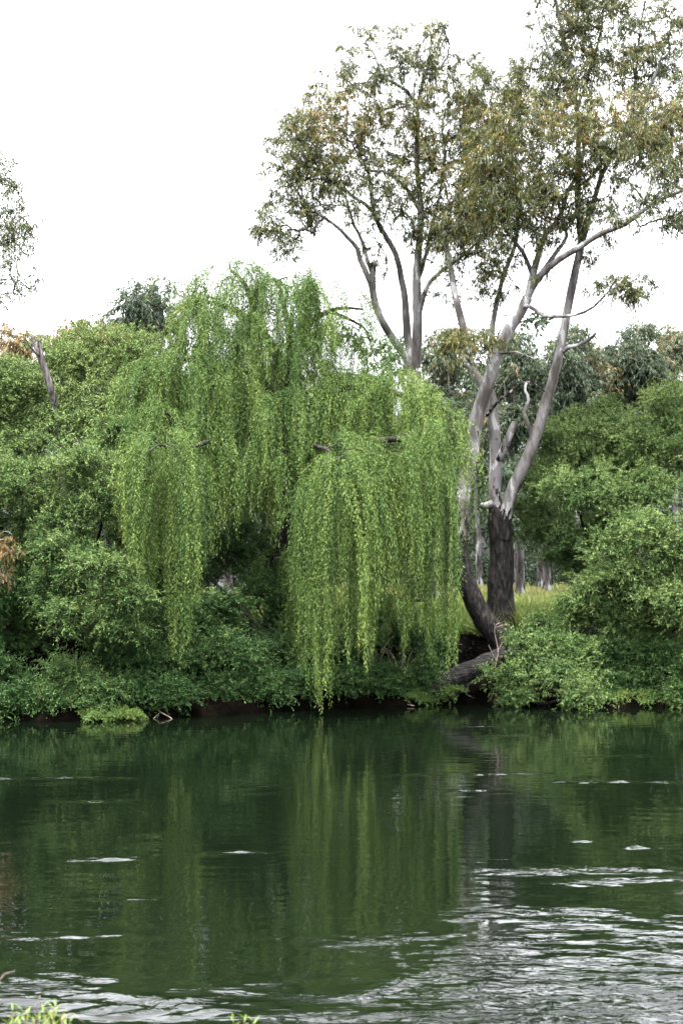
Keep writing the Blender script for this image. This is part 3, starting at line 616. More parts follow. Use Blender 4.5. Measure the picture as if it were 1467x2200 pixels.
# ------------------------------------------------------------------ shrubs, right bank
bush('willow_shrub', 'tall green shrub at the upper right below the far gums', 'shrub', (1320, 1340, 45),
     [(1200, 960, 44.6, .9, .8, .0), (1270, 950, 44, 1.0, .9, .05), (1340, 950, 44, 1.0, .9, .03), (1440, 880, 43.6, 1.1, 1.0, .12), (1390, 960, 43.2, 1.0, .9, .05), (1510, 880, 44.5, 1.5, 1.6, .1), (1220, 910, 45.4, .5, .5, .0), (1300, 890, 45.4, .5, .5, .0), (1470, 970, 43, 1.1, 1.0, .06), (1330, 1030, 44.4, 1.4, 1.0, 0), (1210, 1030, 44.8, 1.1, .9, 0)], seed=51, tint=.7)
bush('willow_shrub', 'mid green shrub overhanging the grassy clearing', 'shrub', (1290, 1340, 44.5),
     [(1160, 1040, 44.2, 0.7, 0.7, 0.0), (1235, 1060, 42.2, 1.0, 0.8, 0.03), (1320, 1060, 42.0, 1.0, 0.8, 0.05), (1400, 1060, 41.8, 0.9, 0.8, 0.05), (1180, 1130, 45.2, 0.9, 0.7, 0), (1260, 1150, 43.8, 1.1, 0.8, 0), (1330, 1140, 43.4, 1.1, 0.8, 0), (1130, 1090, 46.0, 0.5, 0.6, 0), (1220, 1210, 44.6, 0.8, 0.5, 0)], seed=52, tint=.6)
bush('willow_shrub', 'broad bright shrub filling the right side of the bank', 'shrub', (1380, 1440, 42.5),
     [(1310, 1190, 41.0, 0.9, 0.7, 0.05), (1400, 1140, 40.6, 1.1, 0.8, 0.14), (1470, 1190, 40.2, 1.0, 0.9, 0.1), (1280, 1270, 40.8, 0.8, 0.6, 0.02), (1380, 1250, 40.2, 1.0, 0.7, 0.1), (1460, 1300, 39.8, 1.0, 0.7, 0.08), (1350, 1330, 41, 0.9, 0.6, 0.0), (1560, 1230, 41.0, 1.5, 1.6, 0.05), (1240, 1320, 42.2, 0.6, 0.5, -0.05), (1420, 1370, 41.2, 0.9, 0.5, -0.08), (1330, 1290, 41.6, 1.4, 1.0, 0), (1450, 1250, 41.2, 1.3, 1.2, 0)], seed=53, tint=.65)
bush('willow_shrub', 'low rounded bright shrub drooping to the water beside the log', 'shrub', (1170, 1510, 40.7),
     [(1150, 1400, 40.6, .8, .55, .1), (1200, 1460, 39.8, .8, .45, .14), (1095, 1450, 40.4, .6, .5, 0), (1240, 1410, 40.4, .55, .5, .05), (1110, 1490, 40.3, .5, .3, 0), (1240, 1495, 39.6, .5, .28, .1), (1170, 1350, 41.6, .4, .4, 0)], seed=54, tint=.58)
bush('willow_shrub', 'shrub hanging low over the water at the right edge', 'shrub', (1470, 1500, 40.8),
     [(1390, 1410, 40.9, .8, .45, -.05), (1470, 1420, 40.2, .7, .6, .1), (1310, 1400, 41.2, .6, .45, 0), (1550, 1400, 40.6, 1.2, 1.2, 0), (1460, 1490, 40, .4, .28, .1), (1350, 1460, 41.2, .9, .5, 0), (1290, 1460, 41.2, .7, .5, 0)], seed=55, tint=.42)
bush('weed_clump', 'short weeds along the right waterline', 'weeds', (1350, 1515, 40.4),
     [(1320, 1500, 40.2, .55, .18), (1385, 1500, 40.3, .5, .22)], 'weed', seed=56, tint=.4, dens=9, leaf=(.04, .07), tl=(.15, .35), stems=False)
bush('willow_shrub', 'dim scrub on the bank behind the middle willow curtain', 'shrub', (820, 1480, 42.3),
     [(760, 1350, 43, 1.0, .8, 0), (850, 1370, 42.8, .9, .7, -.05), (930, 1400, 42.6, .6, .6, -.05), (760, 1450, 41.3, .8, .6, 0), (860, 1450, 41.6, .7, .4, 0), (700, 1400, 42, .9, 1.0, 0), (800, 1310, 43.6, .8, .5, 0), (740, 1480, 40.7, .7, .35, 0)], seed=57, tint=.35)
bush('weed_clump', 'straggly weeds at the foot of the fallen log', 'weeds', (930, 1500, 41.2),
     [(900, 1490, 40.9, .5, .2), (960, 1480, 41, .4, .25), (850, 1500, 40.8, .5, .15)], 'weed', seed=58, tint=.3, dens=8, leaf=(.05, .08), tl=(.15, .35), stems=False)

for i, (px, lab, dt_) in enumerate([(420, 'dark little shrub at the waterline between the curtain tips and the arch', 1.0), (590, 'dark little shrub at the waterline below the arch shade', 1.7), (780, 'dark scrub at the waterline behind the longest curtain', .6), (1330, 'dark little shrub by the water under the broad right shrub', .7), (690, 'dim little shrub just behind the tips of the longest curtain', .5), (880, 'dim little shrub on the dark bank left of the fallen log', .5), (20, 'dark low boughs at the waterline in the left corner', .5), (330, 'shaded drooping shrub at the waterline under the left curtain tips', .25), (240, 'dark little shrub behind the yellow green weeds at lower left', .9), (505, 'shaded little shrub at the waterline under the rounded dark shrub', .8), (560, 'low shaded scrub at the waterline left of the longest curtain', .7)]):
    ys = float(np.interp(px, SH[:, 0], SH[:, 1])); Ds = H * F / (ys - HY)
    bush('bank_shrub', lab, 'shrub', (px, ys - 20, Ds + dt_ + .4), [(px - 40, ys - 45 - 6 * (i % 3), Ds + dt_, .45, .38, 0), (px + 45, ys - 60, Ds + dt_ + .2, .5, .42), (px - 12 * (i % 4), ys - 115 - 14 * (i % 3), Ds + dt_ + .6, .6, .5, 0)], seed=120 + i, tint=.25, dens=8)  # low tint paints the overhang's shade into these shrubs' leaf colour

# the bank goes on outside the picture on both sides
bush('willow_shrub', 'large green shrub further along the bank past the right edge', 'shrub', (1800, 1460, 42.5), [(1680, 1150, 43, 1.6, 1.6), (1780, 1000, 43.5, 1.8, 1.8), (1720, 1330, 41.5, 1.5, 1.3), (1860, 1250, 42, 1.8, 1.8), (1650, 1450, 40.8, .9, .7), (1800, 1450, 41, 1.2, .8)], seed=151, tint=.5)
bush('willow_shrub', 'large green shrub further along the bank past the left edge', 'shrub', (-320, 1500, 38), [(-230, 1150, 39.5, 1.6, 1.6), (-330, 950, 40.5, 1.8, 2.0), (-200, 1380, 37.5, 1.2, 1.2), (-350, 1300, 38, 1.7, 1.7), (-220, 1490, 36.8, .8, .6), (-360, 1480, 37, 1.1, .7)], seed=152, tint=.5)
# ------------------------------------------------------------------ the weeping willow
rng = np.random.default_rng(5)
wb = at(605, 1420, 43.4); wb[2] = float(gz(wb[0], wb[1]))
willow = thing('weeping_willow', 'large weeping willow trailing bright green curtains down to the water', 'tree', wb)
WN = []
def wlimb(kind, pts, r0, r1):
    P = smooth_path([at(*p) for p in pts], 0.25, rng, 0.03)
    tb = Tubes(); R = np.linspace(r0, r1, len(P))
    if kind == 'trunk': R = R * (1 + .4 * np.exp(-np.linalg.norm(P - P[0], axis=1) / .5))
    tb.add(P, R, 10, 0, rng, .06); tb.build(kind, M['darkbark'], willow, wb)
    WN.append(P[3:])
wlimb('trunk', [(600, 1440, 43.4), (606, 1300, 43.2), (622, 1150, 43), (630, 1000, 42.8), (618, 870, 42.7), (606, 790, 42.7)], .48, .22)
wlimb('limb', [(610, 830, 42.7), (592, 760, 42.6), (560, 700, 42.5), (540, 640, 42.4), (520, 600, 42.4), (495, 580, 42.3)], .2, .04)
wlimb('limb', [(612, 820, 42.7), (622, 740, 42.6), (612, 660, 42.6), (600, 610, 42.6)], .16, .04)
wlimb('limb', [(618, 790, 42.7), (640, 730, 42.4), (668, 690, 42.2), (705, 668, 42), (740, 660, 42), (780, 665, 42)], .13, .03)
wlimb('limb', [(628, 900, 42.8), (590, 850, 42.2), (530, 800, 41.6), (480, 790, 41.2), (420, 775, 41), (360, 775, 40.8), (310, 790, 40.8)], .19, .04)
wlimb('limb', [(560, 700, 42.5), (500, 665, 42.2), (440, 650, 42), (400, 655, 41.9), (370, 680, 41.9)], .1, .025)
wlimb('limb', [(632, 960, 42.8), (560, 930, 41.4), (470, 945, 40), (400, 960, 38.4), (340, 960, 37.7), (300, 990, 37.5)], .11, .03)
wlimb('limb', [(632, 980, 42.8), (650, 950, 41), (690, 960, 39.4), (710, 975, 38.5), (690, 990, 38)], .12, .03)
wlimb('limb', [(630, 1000, 42.8), (690, 960, 42), (760, 955, 41), (800, 945, 40.2), (850, 943, 39.6), (880, 950, 39.2), (905, 975, 38.9)], .2, .05)
wlimb('limb', [(628, 900, 42.8), (700, 850, 42.4), (780, 830, 41.8), (860, 850, 41.2), (930, 870, 40.6), (985, 900, 40)], .17, .04)
wlimb('limb', [(850, 943, 39.6), (900, 930, 39.8), (950, 960, 39.6), (990, 1000, 39.5)], .1, .03)
wlimb('limb', [(705, 668, 42), (760, 690, 42.2), (790, 715, 42.3), (800, 760, 42.4)], .06, .015)
wlimb('limb', [(632, 1180, 43), (560, 1230, 42.2), (520, 1280, 41.6), (495, 1300, 41.2), (440, 1290, 40.8)], .14, .06)
WN_ = np.vstack(WN)

ENV_X = [230, 270, 290, 330, 385, 425, 440, 560, 600, 640, 665, 700, 740, 765, 790, 815, 845, 872, 895, 925, 985, 1000, 1030, 1060]
ENV_Y = [1060, 1200, 1310, 1380, 1440, 1390, 1250, 1140, 1230, 1400, 1530, 1550, 1530, 1440, 1490, 1330, 1290, 1500, 1330, 1450, 1510, 1220, 1190, 1160]
def cascade(lv, tw, cx, cy, D, rx, rd, dome, n, ylo, yhi, spread=.35, a0=(0, 45), rc=(.12, .38), space=.030, tint=.42, rope=3.8, env=True, sparse=1.0, back=.35, endpow=.7):
    """Boughs arch out from (cx, cy); along each hang ropes of a few strands, down to rows between ylo and yhi."""
    c0 = at(cx, cy, D); wx = rx / F * D; dz = dome / F * D
    n = int(n * (.8 if env else .95)); nr = max(4, int(n / rope)); nb = max(3, int(nr / 4.5))
    az = rng.uniform(-np.pi, np.pi, nb); az = np.where((np.sin(az) > .2) & (rng.uniform(0, 1, nb) > back), -az, az)
    bl = rng.uniform(.55, 1.12, nb); bd = np.stack([np.cos(az), np.sin(az)], 1)
    blift = rng.uniform(-.1, .35, nb); bphase = rng.uniform(0, 1, nb)
    b = rng.integers(0, nb, nr); t = rng.uniform(.12, 1, nr) ** .7
    root = np.zeros((nr, 3))
    root[:, 0] = c0[0] + bd[b, 0] * bl[b] * t * wx + rng.normal(0, .06, nr)
    root[:, 1] = c0[1] + bd[b, 1] * bl[b] * t * rd + rng.normal(0, .06, nr)
    root[:, 2] = c0[2] + dz * (blift[b] * np.sin(np.pi * np.minimum(t, .9)) * 1.2 - t ** 2.4 * bl[b]) + rng.normal(0, .07, nr)
    # strands
    kk = np.repeat(np.arange(nr), rng.poisson(rope * rng.uniform(.3, 1.6, nr)) + 1); n = len(kk)
    P0 = root[kk] + rng.normal(0, .042, (n, 3))
    out = bd[b[kk]] * np.array([1, 1]) + rng.normal(0, spread, (n, 2)) + rng.normal(0, .35, (nr, 2))[kk] + np.array([0, -.15])
    out = out / np.linalg.norm(out, axis=1, keepdims=True)
    el0 = np.radians(rng.uniform(*a0, n)); Rc = np.where(rng.uniform(0, 1, nr) < .28, rng.uniform(.45, .9, nr), rng.uniform(*rc, nr))[kk] * rng.uniform(.7, 1.3, n)
    m = 72; ds = .11
    s = np.arange(m) * ds
    el = -np.pi / 2 + (np.pi / 2 + el0[:, None]) * np.exp(-s[None] / Rc[:, None])
    hx = np.cos(el); hz = np.sin(el)
    pts = np.zeros((n, m, 3))
    pts[:, :, 0] = P0[:, :1] + np.cumsum(hx * ds, 1) * out[:, :1]
    pts[:, :, 1] = P0[:, 1:2] + np.cumsum(hx * ds, 1) * out[:, 1:]
    pts[:, :, 2] = P0[:, 2:] + np.cumsum(hz * ds, 1)
    # the strands of one rope draw together on the way down
    end = pts[:, 30, :2]
    cen = np.zeros((nr, 2)); cnt = np.zeros(nr); np.add.at(cen, kk, end); np.add.at(cnt, kk, 1); cen /= np.maximum(cnt, 1)[:, None]
    off = (cen[kk] - end) * .82 + rng.normal(0, .035, (n, 2))
    w = np.clip((s - .25) / 1.6, 0, 1); w = w * w * (3 - 2 * w)
    pts[:, :, :2] += off[:, None] * w[None, :, None]
    rs = rng.normal(0, 1, (nr, 2)); rph = rng.uniform(0, 6.28, nr); rf = rng.uniform(.6, 1.8, nr)
    pts[:, :, :2] += (.035 * np.sin(s[None] * rf[kk][:, None] + rph[kk][:, None]) * np.clip(s, 0, 1))[..., None] * rs[kk][:, None]
    sway = rng.normal(0, 1, (n, 2)); ph = rng.uniform(0, 6.28, n)
    pts[:, :, :2] += (.022 * np.sin(s[None] * rng.uniform(1, 3, (n, 1)) + ph[:, None]) * np.clip(s, 0, 1))[..., None] * sway[:, None]
    pxe = pts[:, 40, 0] / pts[:, 40, 1] * F + CX
    hi = np.minimum(yhi, np.interp(pxe, ENV_X, ENV_Y)) if env else np.full(n, yhi)
    lo = np.minimum(ylo, hi - 20)
    rope_end = rng.uniform(0, 1, nr) ** endpow
    fe = np.clip(rope_end[kk] * (1 - .55 * rng.uniform(0, 1, n) ** 1.6) + rng.normal(0, .05, n), -.25, 1)
    yend = lo + (hi - lo) * fe
    zend = np.maximum(H + (HY - yend) / F * pts[:, 40, 1], 0.02)
    k = int(m * ds / space)
    sl = (np.arange(k) + rng.uniform(0, 1, (n, k))) * space
    fi = np.clip(sl / ds, 0, m - 1.001); i0 = fi.astype(int); fr = (fi - i0)[..., None]
    ii = np.arange(n)[:, None]
    pos = pts[ii, i0] * (1 - fr) + pts[ii, i0 + 1] * fr
    tan = norm(pts[ii, i0 + 1] - pts[ii, i0])
    keep = (pos[..., 2] > zend[:, None] + .05) & (rng.uniform(0, 1, pos.shape[:2]) < sparse)
    # leafy stretches alternate with barer ones along a strand
    keep &= (np.sin(sl * rng.uniform(3, 7, (n, 1)) + ph[:, None]) + rng.uniform(-1, 1.6, sl.shape)) > -.55
    keep[:, 0] = True
    rp = rng.normal(0, .13, nr)
    ti = tint + rp[kk][:, None] + rng.normal(0, .06, (n, 1)) + rng.normal(0, .09, pos.shape[:2]) + .14 * np.clip((zend[:, None] + 1.2 - pos[..., 2]) / 1.2, 0, 1)
    pos, tan, ti = pos[keep], tan[keep], ti[keep]
    N_ = len(pos)
    rad = rnd_unit(rng, (N_,))
    rad = norm(rad - tan * np.sum(rad * tan, 1, keepdims=True))
    pos = pos + rad * rng.uniform(0, .028, (N_, 1))
    ax = tan * .7 + rad * rng.uniform(.3, 1.0, (N_, 1)); ax[:, 2] -= .15
    up = rnd_unit(rng, (N_,)) + rad * .5 + np.array([0, -.1, .35])
    L = rng.uniform(.06, .11, N_)
    lv.add(pos, ax, up, L, L * .25, ti)
    for i in range(0, n, 2):
        q = np.where(pts[i, :, 2] > zend[i])[0]
        if len(q) > 6: tw.add(pts[i, q][::3], np.linspace(.009, .003, len(q[::3])), 3, cap=False)
    return root

crown_l, crown_t = Leaves(), Tubes(); starts = []
C = lambda *a, **k: starts.append(cascade(crown_l, crown_t, *a, **k))
# top
C(500, 575, 42.4, 80, 1.2, 50, 200, 620, 790, env=False)
C(540, 620, 42.4, 130, 1.3, 60, 230, 660, 820, env=False)
C(650, 610, 42.4, 120, 1.2, 60, 170, 670, 830, env=False)
C(740, 680, 42.2, 70, 1.0, 50, 110, 730, 850, env=False)
C(430, 660, 42, 70, .9, 50, 90, 720, 850, env=False)
C(620, 600, 42.6, 75, 1.1, 40, 140, 660, 830, env=False)
C(695, 600, 42.1, 55, 1.0, 60, 110, 650, 800, env=False)
C(448, 630, 42, 45, .7, 50, 100, 680, 800, env=False, tint=.6)
C(400, 670, 41.9, 42, .8, 60, 70, 720, 850, env=False)
C(400, 590, 42.1, 50, .6, 40, 24, 630, 690, env=False, sparse=.6)
C(790, 715, 42.3, 60, .8, 50, 60, 770, 870, env=False, sparse=.75)
C(745, 620, 42, 50, .7, 60, 50, 690, 790, env=False, sparse=.8)
C(560, 700, 42, 140, 1.4, 70, 260, 790, 940, env=False)
C(680, 710, 42.2, 110, 1.3, 70, 190, 790, 930, env=False)
C(470, 700, 41.6, 80, 1.0, 60, 130, 760, 920, env=False)
C(800, 790, 42, 70, .9, 40, 90, 840, 930, env=False)
# the far side of the crown
for cx_, cy_, lo_, hi_ in [(380, 830, 1000, 1150), (460, 870, 1050, 1220), (540, 900, 1040, 1150), (620, 920, 1060, 1200), (700, 900, 1100, 1300), (790, 900, 1080, 1290), (880, 900, 1080, 1280), (480, 960, 1060, 1150), (790, 1000, 1120, 1280), (560, 760, 950, 1080), (660, 780, 950, 1080), (760, 830, 1000, 1100)]:
    C(cx_, cy_, 45, 75, 1.2, 60, 170, lo_, hi_, env=False, tint=.4, back=1.0)
# middle
C(330, 785, 40.9, 55, .9, 60, 140, 860, 980, env=False, tint=.45)
C(395, 765, 41, 85, 1.0, 60, 200, 870, 1010, env=False, tint=.5)
C(490, 790, 41, 60, .9, 60, 160, 900, 1090, env=False, tint=.5)
C(305, 880, 40.2, 35, .8, 50, 90, 960, 1060, env=False)
C(350, 880, 40, 65, .8, 50, 130, 950, 1060, env=False)
C(570, 850, 41, 85, 1.1, 60, 200, 950, 1120, env=False)
C(660, 850, 41, 80, 1.0, 60, 170, 930, 1060, env=False)
C(755, 820, 41.4, 75, 1.0, 50, 170, 880, 1010, env=False)
C(855, 825, 41, 85, 1.1, 50, 240, 890, 1010, env=False, tint=.55)
C(925, 855, 40.4, 45, .9, 70, 140, 940, 1110, env=False, tint=.55)
C(970, 900, 40, 22, .6, 60, 60, 990, 1120, env=False, tint=.58)
C(600, 950, 40.2, 60, .9, 60, 140, 1040, 1190)
C(510, 970, 40.4, 60, .9, 60, 110, 1030, 1180)
C(420, 900, 40.2, 60, .8, 50, 100, 960, 1120, env=False)
C(720, 930, 39.8, 70, .8, 50, 130, 1000, 1120, env=False)
C(610, 1180, 41.6, 60, .8, 60, 90, 1330, 1500, env=False, tint=.38)
C(760, 1150, 41.4, 110, .6, 60, 90, 1300, 1440, env=False, tint=.38)
crown = crown_l.build('crown', M['willow'], willow, wb); crown_t.build('hanging_twigs', M['twig'], crown)
# great curtains that hang over the water
def curtain(*specs):
    l_, t_ = Leaves(), Tubes()
    for a, k in specs: starts.append(cascade(l_, t_, *a, **k))
    o = l_.build('leaf_curtain', M['willow'], willow, wb); t_.build('hanging_twigs', M['twig'], o)
curtain(((350, 935, 37.6, 70, 1.0, 90, 200, 1100, 1440), dict(tint=.5, endpow=.45)), ((395, 985, 37.7, 40, .7, 70, 80, 1150, 1440), dict(tint=.46, endpow=.45)), ((310, 970, 37.7, 28, .6, 60, 60, 1040, 1330), dict()))
curtain(((722, 985, 38.2, 55, .9, 110, 190, 1250, 1550), dict(tint=.46, endpow=.4)), ((688, 1030, 38.6, 24, .6, 80, 60, 1180, 1500), dict()))
curtain(((770, 1040, 38.6, 45, .7, 80, 120, 1200, 1490), dict()))
curtain(((790, 985, 38.5, 45, .7, 90, 90, 1150, 1490), dict(tint=.47)), ((845, 950, 38.9, 70, 1.0, 100, 180, 1120, 1500), dict(tint=.44)))
curtain(((915, 935, 39.4, 55, .9, 110, 220, 1220, 1510), dict(tint=.5, endpow=.4)))
curtain(((985, 975, 39.8, 28, .7, 80, 80, 1100, 1220), dict(tint=.55)))
# small boughs that carry the strands
S = np.vstack([s[::2] for s in starts])
A_, paths, cn = grow(rng, WN_, S - np.array([0, 0, .05]), .12, 4, .2)
build_branches('bough', A_, paths, cn, len(WN_), .009, M['darkbark'], willow, wb)

# ------------------------------------------------------------------ dead wood, log, tussocks
rng = np.random.default_rng(61)
b = at(135, 1300, 42.2); b[2] = float(gz(b[0], b[1]))
snag = thing('dead_tree', 'broken grey dead trunk rising out of the upper left shrub', 'tree', b)
P = smooth_path([at(150, 1330, 42.2), at(143, 1100, 41.4), at(128, 930, 40.6), at(114, 850, 40.2), at(96, 790, 40.0), at(80, 738, 39.9)], .25, rng, .02)
tb = Tubes(); tb.add(P, np.linspace(.155, .095, len(P)), 14, 0, rng, .07, cap=True); tb.build('trunk', M['snag'], snag, b)
for p0, p1, r in [((74, 745, 39.9), (69, 722, 39.9), .07), ((84, 744, 39.8), (82, 728, 39.8), .05), ((92, 748, 39.9), (93, 734, 39.9), .05)]:
    tb = Tubes(); tb.add(smooth_path([at(*p0), (at(*p0) + at(*p1)) / 2, at(*p1)], .1), [r, r * .7, r * .2] if len(smooth_path([at(*p0), (at(*p0) + at(*p1)) / 2, at(*p1)], .1)) == 3 else r * .6, 6, 0, rng, .1); tb.build('splinter', M['snag'], snag, b)
tb = Tubes(); P = smooth_path([at(86, 765, 39.9), at(70, 750, 39.7), at(55, 725, 39.5)], .1, rng, .01); tb.add(P, np.linspace(.05, .015, len(P)), 6); tb.build('branch', M['snag'], snag, b)

def tubes_thing(name, label, cat, base, parts, material, seed, k=8, rough=.06):
    r_ = np.random.default_rng(seed); bp = at(*base)
    root = thing(name, label, cat, bp)
    for pname, pts, r0, r1 in parts:
        P = smooth_path([at(*p) for p in pts], .12, r_, .012)
        tb = Tubes(); tb.add(P, np.linspace(r0, r1, len(P)), k, 0, r_, rough); tb.build(pname, M[material], root, bp)
    return root
tubes_thing('fallen_log', 'thick grey fallen log lying across the bank below the leaning gum', 'log', (1050, 1450, 40.9),
            [('log_body', [(890, 1496, 41.2), (940, 1474, 41), (985, 1452, 41), (1020, 1436, 41.1), (1055, 1420, 41.4), (1090, 1404, 41.8), (1135, 1390, 42.4)], .33, .22), ('broken_branch', [(1085, 1395, 41.3), (1100, 1372, 41.2), (1112, 1360, 41.2)], .06, .03)], 'log', 62, 16)
tubes_thing('exposed_root', 'arched grey root sticking out of the grassy bank', 'root', (1135, 1372, 42.6),
            [('root_arch', [(1132, 1378, 42.6), (1140, 1345, 42.5), (1152, 1326, 42.4), (1170, 1324, 42.4), (1180, 1345, 42.5), (1178, 1370, 42.6)], .09, .06)], 'log', 63, 10)
tubes_thing('bare_sapling', 'thin bare pinkish twigs standing in front of the fallen log', 'sapling', (1058, 1450, 40.5),
            [('stem', [(1058, 1452, 40.5), (1066, 1420, 40.4), (1070, 1400, 40.4), (1064, 1370, 40.4), (1063, 1348, 40.4), (1072, 1338, 40.4)], .022, .010), ('twig', [(1063, 1350, 40.4), (1078, 1343, 40.4), (1096, 1343, 40.4)], .010, .004), ('twig', [(1066, 1420, 40.4), (1055, 1400, 40.3), (1049, 1385, 40.3)], .010, .004), ('twig', [(1068, 1400, 40.4), (1074, 1388, 40.4), (1078, 1380, 40.4)], .010, .005), ('twig', [(1062, 1345, 40.4), (1061, 1338, 40.4)], .007, .004)], 'drytwig', 64, 6)
tubes_thing('fallen_branch', 'forked dead branch on the dark bank under the log', 'branch', (1000, 1480, 40.9),
            [('branch_stem', [(960, 1496, 40.7), (990, 1482, 40.8), (1015, 1465, 40.9), (1035, 1455, 41)], .05, .025), ('side_branch', [(995, 1480, 40.8), (1003, 1492, 40.6), (1018, 1500, 40.5)], .03, .012), ('side_branch', [(1000, 1475, 40.8), (1002, 1460, 40.7), (996, 1450, 40.7)], .025, .01)], 'log', 65, 7)
tubes_thing('fallen_branch', 'short pale stick poking into the water below the low shrub', 'branch', (1070, 1505, 40.3),
            [('branch_stem', [(1064, 1490, 40.4), (1070, 1503, 40.3), (1079, 1518, 40.2)], .022, .012)], 'drytwig', 66, 6)
tubes_thing('fallen_branch', 'grey snagged branch lying along the waterline under the middle willow curtain', 'branch', (800, 1512, 40.4),
            [('branch_stem', [(735, 1522, 40), (790, 1508, 40.4), (850, 1500, 40.7), (905, 1478, 40.9)], .045, .02), ('side_branch', [(800, 1506, 40.4), (820, 1488, 40.4), (828, 1470, 40.4)], .022, .008), ('side_branch', [(850, 1500, 40.7), (872, 1512, 40.4), (890, 1516, 40.2)], .02, .008)], 'drytwig', 67, 7)
tubes_thing('fallen_branch', 'pale bleached branch poking out of the shade at lower left waterline', 'branch', (350, 1535, 37.3),
            [('branch_stem', [(330, 1520, 37.4), (350, 1532, 37), (372, 1546, 36.7)], .025, .012), ('side_branch', [(345, 1529, 37.1), (335, 1540, 36.9), (328, 1547, 36.7)], .014, .006)], 'drytwig', 68, 6)
for i, (px, n_, lab) in enumerate([(805, 14, 'dry brown canes arching beside the middle willow curtain'), (860, 12, 'thin dry canes leaning out over the shaded bank')]):
    r_ = np.random.default_rng(70 + i); bp = at(px, 1500, 41); bp[2] = float(gz(bp[0], bp[1]))
    root = thing('dry_canes', lab, 'canes', bp)
    for j in range(n_):
        a_ = r_.uniform(-1, 1); h_ = r_.uniform(.5, 1.5)
        tb = Tubes(); P = smooth_path([bp + [a_ * .1, 0, -.05], bp + [a_ * .35, r_.uniform(-.3, .1), h_ * .7], bp + [a_ * .9 - .1, r_.uniform(-.6, 0), h_]], .15, r_, .02)
        tb.add(P, np.linspace(.012, .004, len(P)), 4); tb.build('cane', M['drytwig'], root, bp)

def tussock(label, px, py, D, n, hgt, seed, tint=.4, name='grass_tussock', cat='grass tussock', material='grass', w=.022, spread=.5):
    r_ = np.random.default_rng(seed); bp = at(px, py, D); bp[2] = float(gz(bp[0], bp[1]))
    root = thing(name, label, cat, bp); lv = Leaves()
    d = r_.normal(0, spread, (n, 3)); d[:, 2] = 1; d = norm(d); L = r_.uniform(.5, 1, n) * hgt
    p = bp + r_.normal(0, .1, (n, 3)) * [1, 1, 0]
    ti = tint + r_.normal(0, .2, n)
    lv.add(p, d, rnd_unit(r_, (n,)), L * .6, w, ti)
    d2 = d * 1.0 + np.stack([d[:, 0] * .8, d[:, 1] * .8, -.35 * np.ones(n)], 1)
    lv.add(p + d * L[:, None] * .45, d2, rnd_unit(r_, (n,)), L * .6, w * .8, ti + .1)
    lv.build('blades', M[material], root, bp)
    return root
tussock('spiky olive tussock just right of the charred trunk', 1106, 1325, 43.6, 260, .95, 81, .45)
tussock('spiky grass tussock just left of the charred trunk', 1042, 1325, 43.4, 260, .9, 82, .5)
tussock('small tussock on the bank edge under the right shrubs', 1190, 1315, 44, 160, .6, 83, .3)

# meadow grass and bank litter
rng = np.random.default_rng(90)
lv = Leaves(); n = 70000
D = 43.6 + 30 * rng.uniform(0, 1, n) ** 1.6; px = rng.uniform(640, 1330, n)
X = (px - CX) / F * D; Z = gz(X, D); d_ = D - shore(X)
ok = d_ > 2.4; X, D, Z = X[ok], D[ok], Z[ok]; n = len(X)
pn = np.sin(X * 1.3 + D * .4) * np.sin(D * .55 - X * .7) + .5 * np.sin(X * 3.1)
ax = rng.normal(0, .35, (n, 3)); ax[:, 2] = 1
dry = np.clip((D - 47) / 14, 0, 1) * .35 + .12 * pn
lv.add(np.stack([X, D, Z - .02], 1), norm(ax), rnd_unit(rng, (n,)), rng.uniform(.15, .45, n) * (1 + .25 * pn), .03, .38 + dry + rng.normal(0, .15, n))
g_ = lv.build('meadow_grass', M['grass']); tag(g_, 'sunlit yellow green grass on the flat behind the gums', 'grass', kind='stuff')
lv = Leaves(); n = 14000
px = rng.uniform(-200, 1600, n); dd = rng.uniform(.9, 4.5, n)
X = (px - CX) / F * 40.5; Y = shore(X) + dd; Z = gz(X, Y) + .01
ax = rng.normal(0, 1, (n, 3)); ax[:, 2] = np.abs(ax[:, 2]) * .4
lv.add(np.stack([X, Y, Z], 1), norm(ax), np.array([0, 0, 1.]) + rng.normal(0, .5, (n, 3)), rng.uniform(.06, .2, n), rng.uniform(.015, .05, n), rng.uniform(0, 1, n))
l_ = lv.build('leaf_litter', M['litter']); tag(l_, 'brown leaf litter and sticks on the dark far bank', 'leaf litter', kind='stuff')

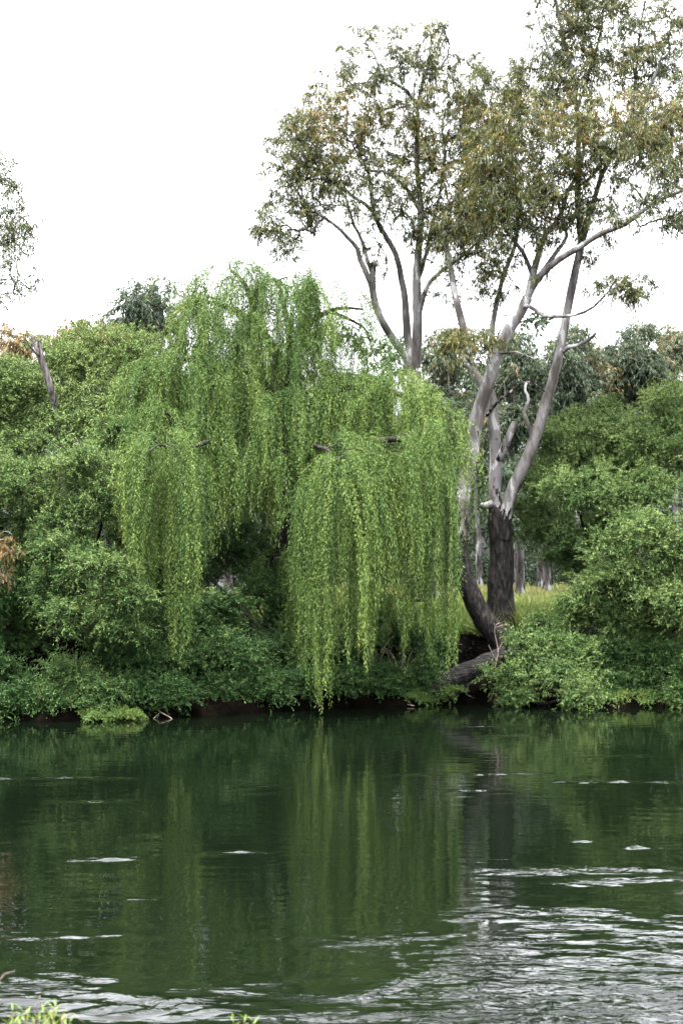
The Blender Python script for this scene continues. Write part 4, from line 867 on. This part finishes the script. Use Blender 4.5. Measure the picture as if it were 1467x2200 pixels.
# ------------------------------------------------------------------ near bank: tips of plants in front of the camera
def sprout(label, tips, seed, D=6.0):
    r_ = np.random.default_rng(seed); px0 = np.mean([t[0] for t in tips]); bp = at(px0, 2300, D); bp[2] = float(gz(bp[0], bp[1]))
    root = thing('leafy_plant', label, 'plant', bp); lv = Leaves(); tb = Tubes()
    for (px, py) in tips:
        tip = at(px, py, D + r_.uniform(-.15, .15)); b0 = bp + [(tip[0] - bp[0]) * .5, 0, 0]
        P = smooth_path([b0, (b0 + tip) / 2 + r_.normal(0, .02, 3), tip], .018, r_, .002)
        tb.add(P, np.linspace(.006, .002, len(P)), 5)
        k = len(P); m_ = min(k, 34); idx = np.arange(k - m_, k); q = P[idx]
        an = np.arange(m_) * 2.4 + r_.uniform(0, 6); e = np.stack([np.cos(an), np.sin(an), np.full(m_, .9)], 1)
        L = np.linspace(.085, .045, m_) * r_.uniform(.8, 1.2, m_)
        lv.add(q, e, np.stack([-np.cos(an) * .7, -np.sin(an) * .7, np.ones(m_)], 1), L, L * .2, r_.uniform(0, 1, m_))
    lv.build('leaves', M['sprout'], root, bp); tb.build('stems', M['twig'], root, bp)
sprout('yellow green leafy plant tips at the bottom left corner', [(122, 2153), (105, 2172), (60, 2180), (85, 2178), (28, 2172), (150, 2188), (72, 2190), (45, 2195), (115, 2165), (95, 2160), (132, 2178), (52, 2172), (36, 2186), (140, 2195), (100, 2185), (20, 2190)], 101)
sprout('single pale leafy tip at the bottom edge left of centre', [(500, 2186), (525, 2188), (545, 2194)], 102)
r_ = np.random.default_rng(103); bp = at(20, 2330, 5.6); bp[2] = float(gz(bp[0], bp[1]))
root = thing('dry_grass_stalks', 'thin dry grass stalks leaning at the bottom left', 'grass stalks', bp)
for pts in [[(-40, 2330, 5.6), (-10, 2120, 5.6), (33, 2086, 5.6)], [(60, 2330, 5.7), (75, 2200, 5.7), (87, 2138, 5.7)], [(120, 2330, 5.5), (140, 2180, 5.5), (182, 2197, 5.5)]]:
    P = smooth_path([at(*p) for p in pts], .04); tb = Tubes(); tb.add(P, np.linspace(.003, .0015, len(P)), 4); tb.build('stalk', M['drytwig'], root, bp)
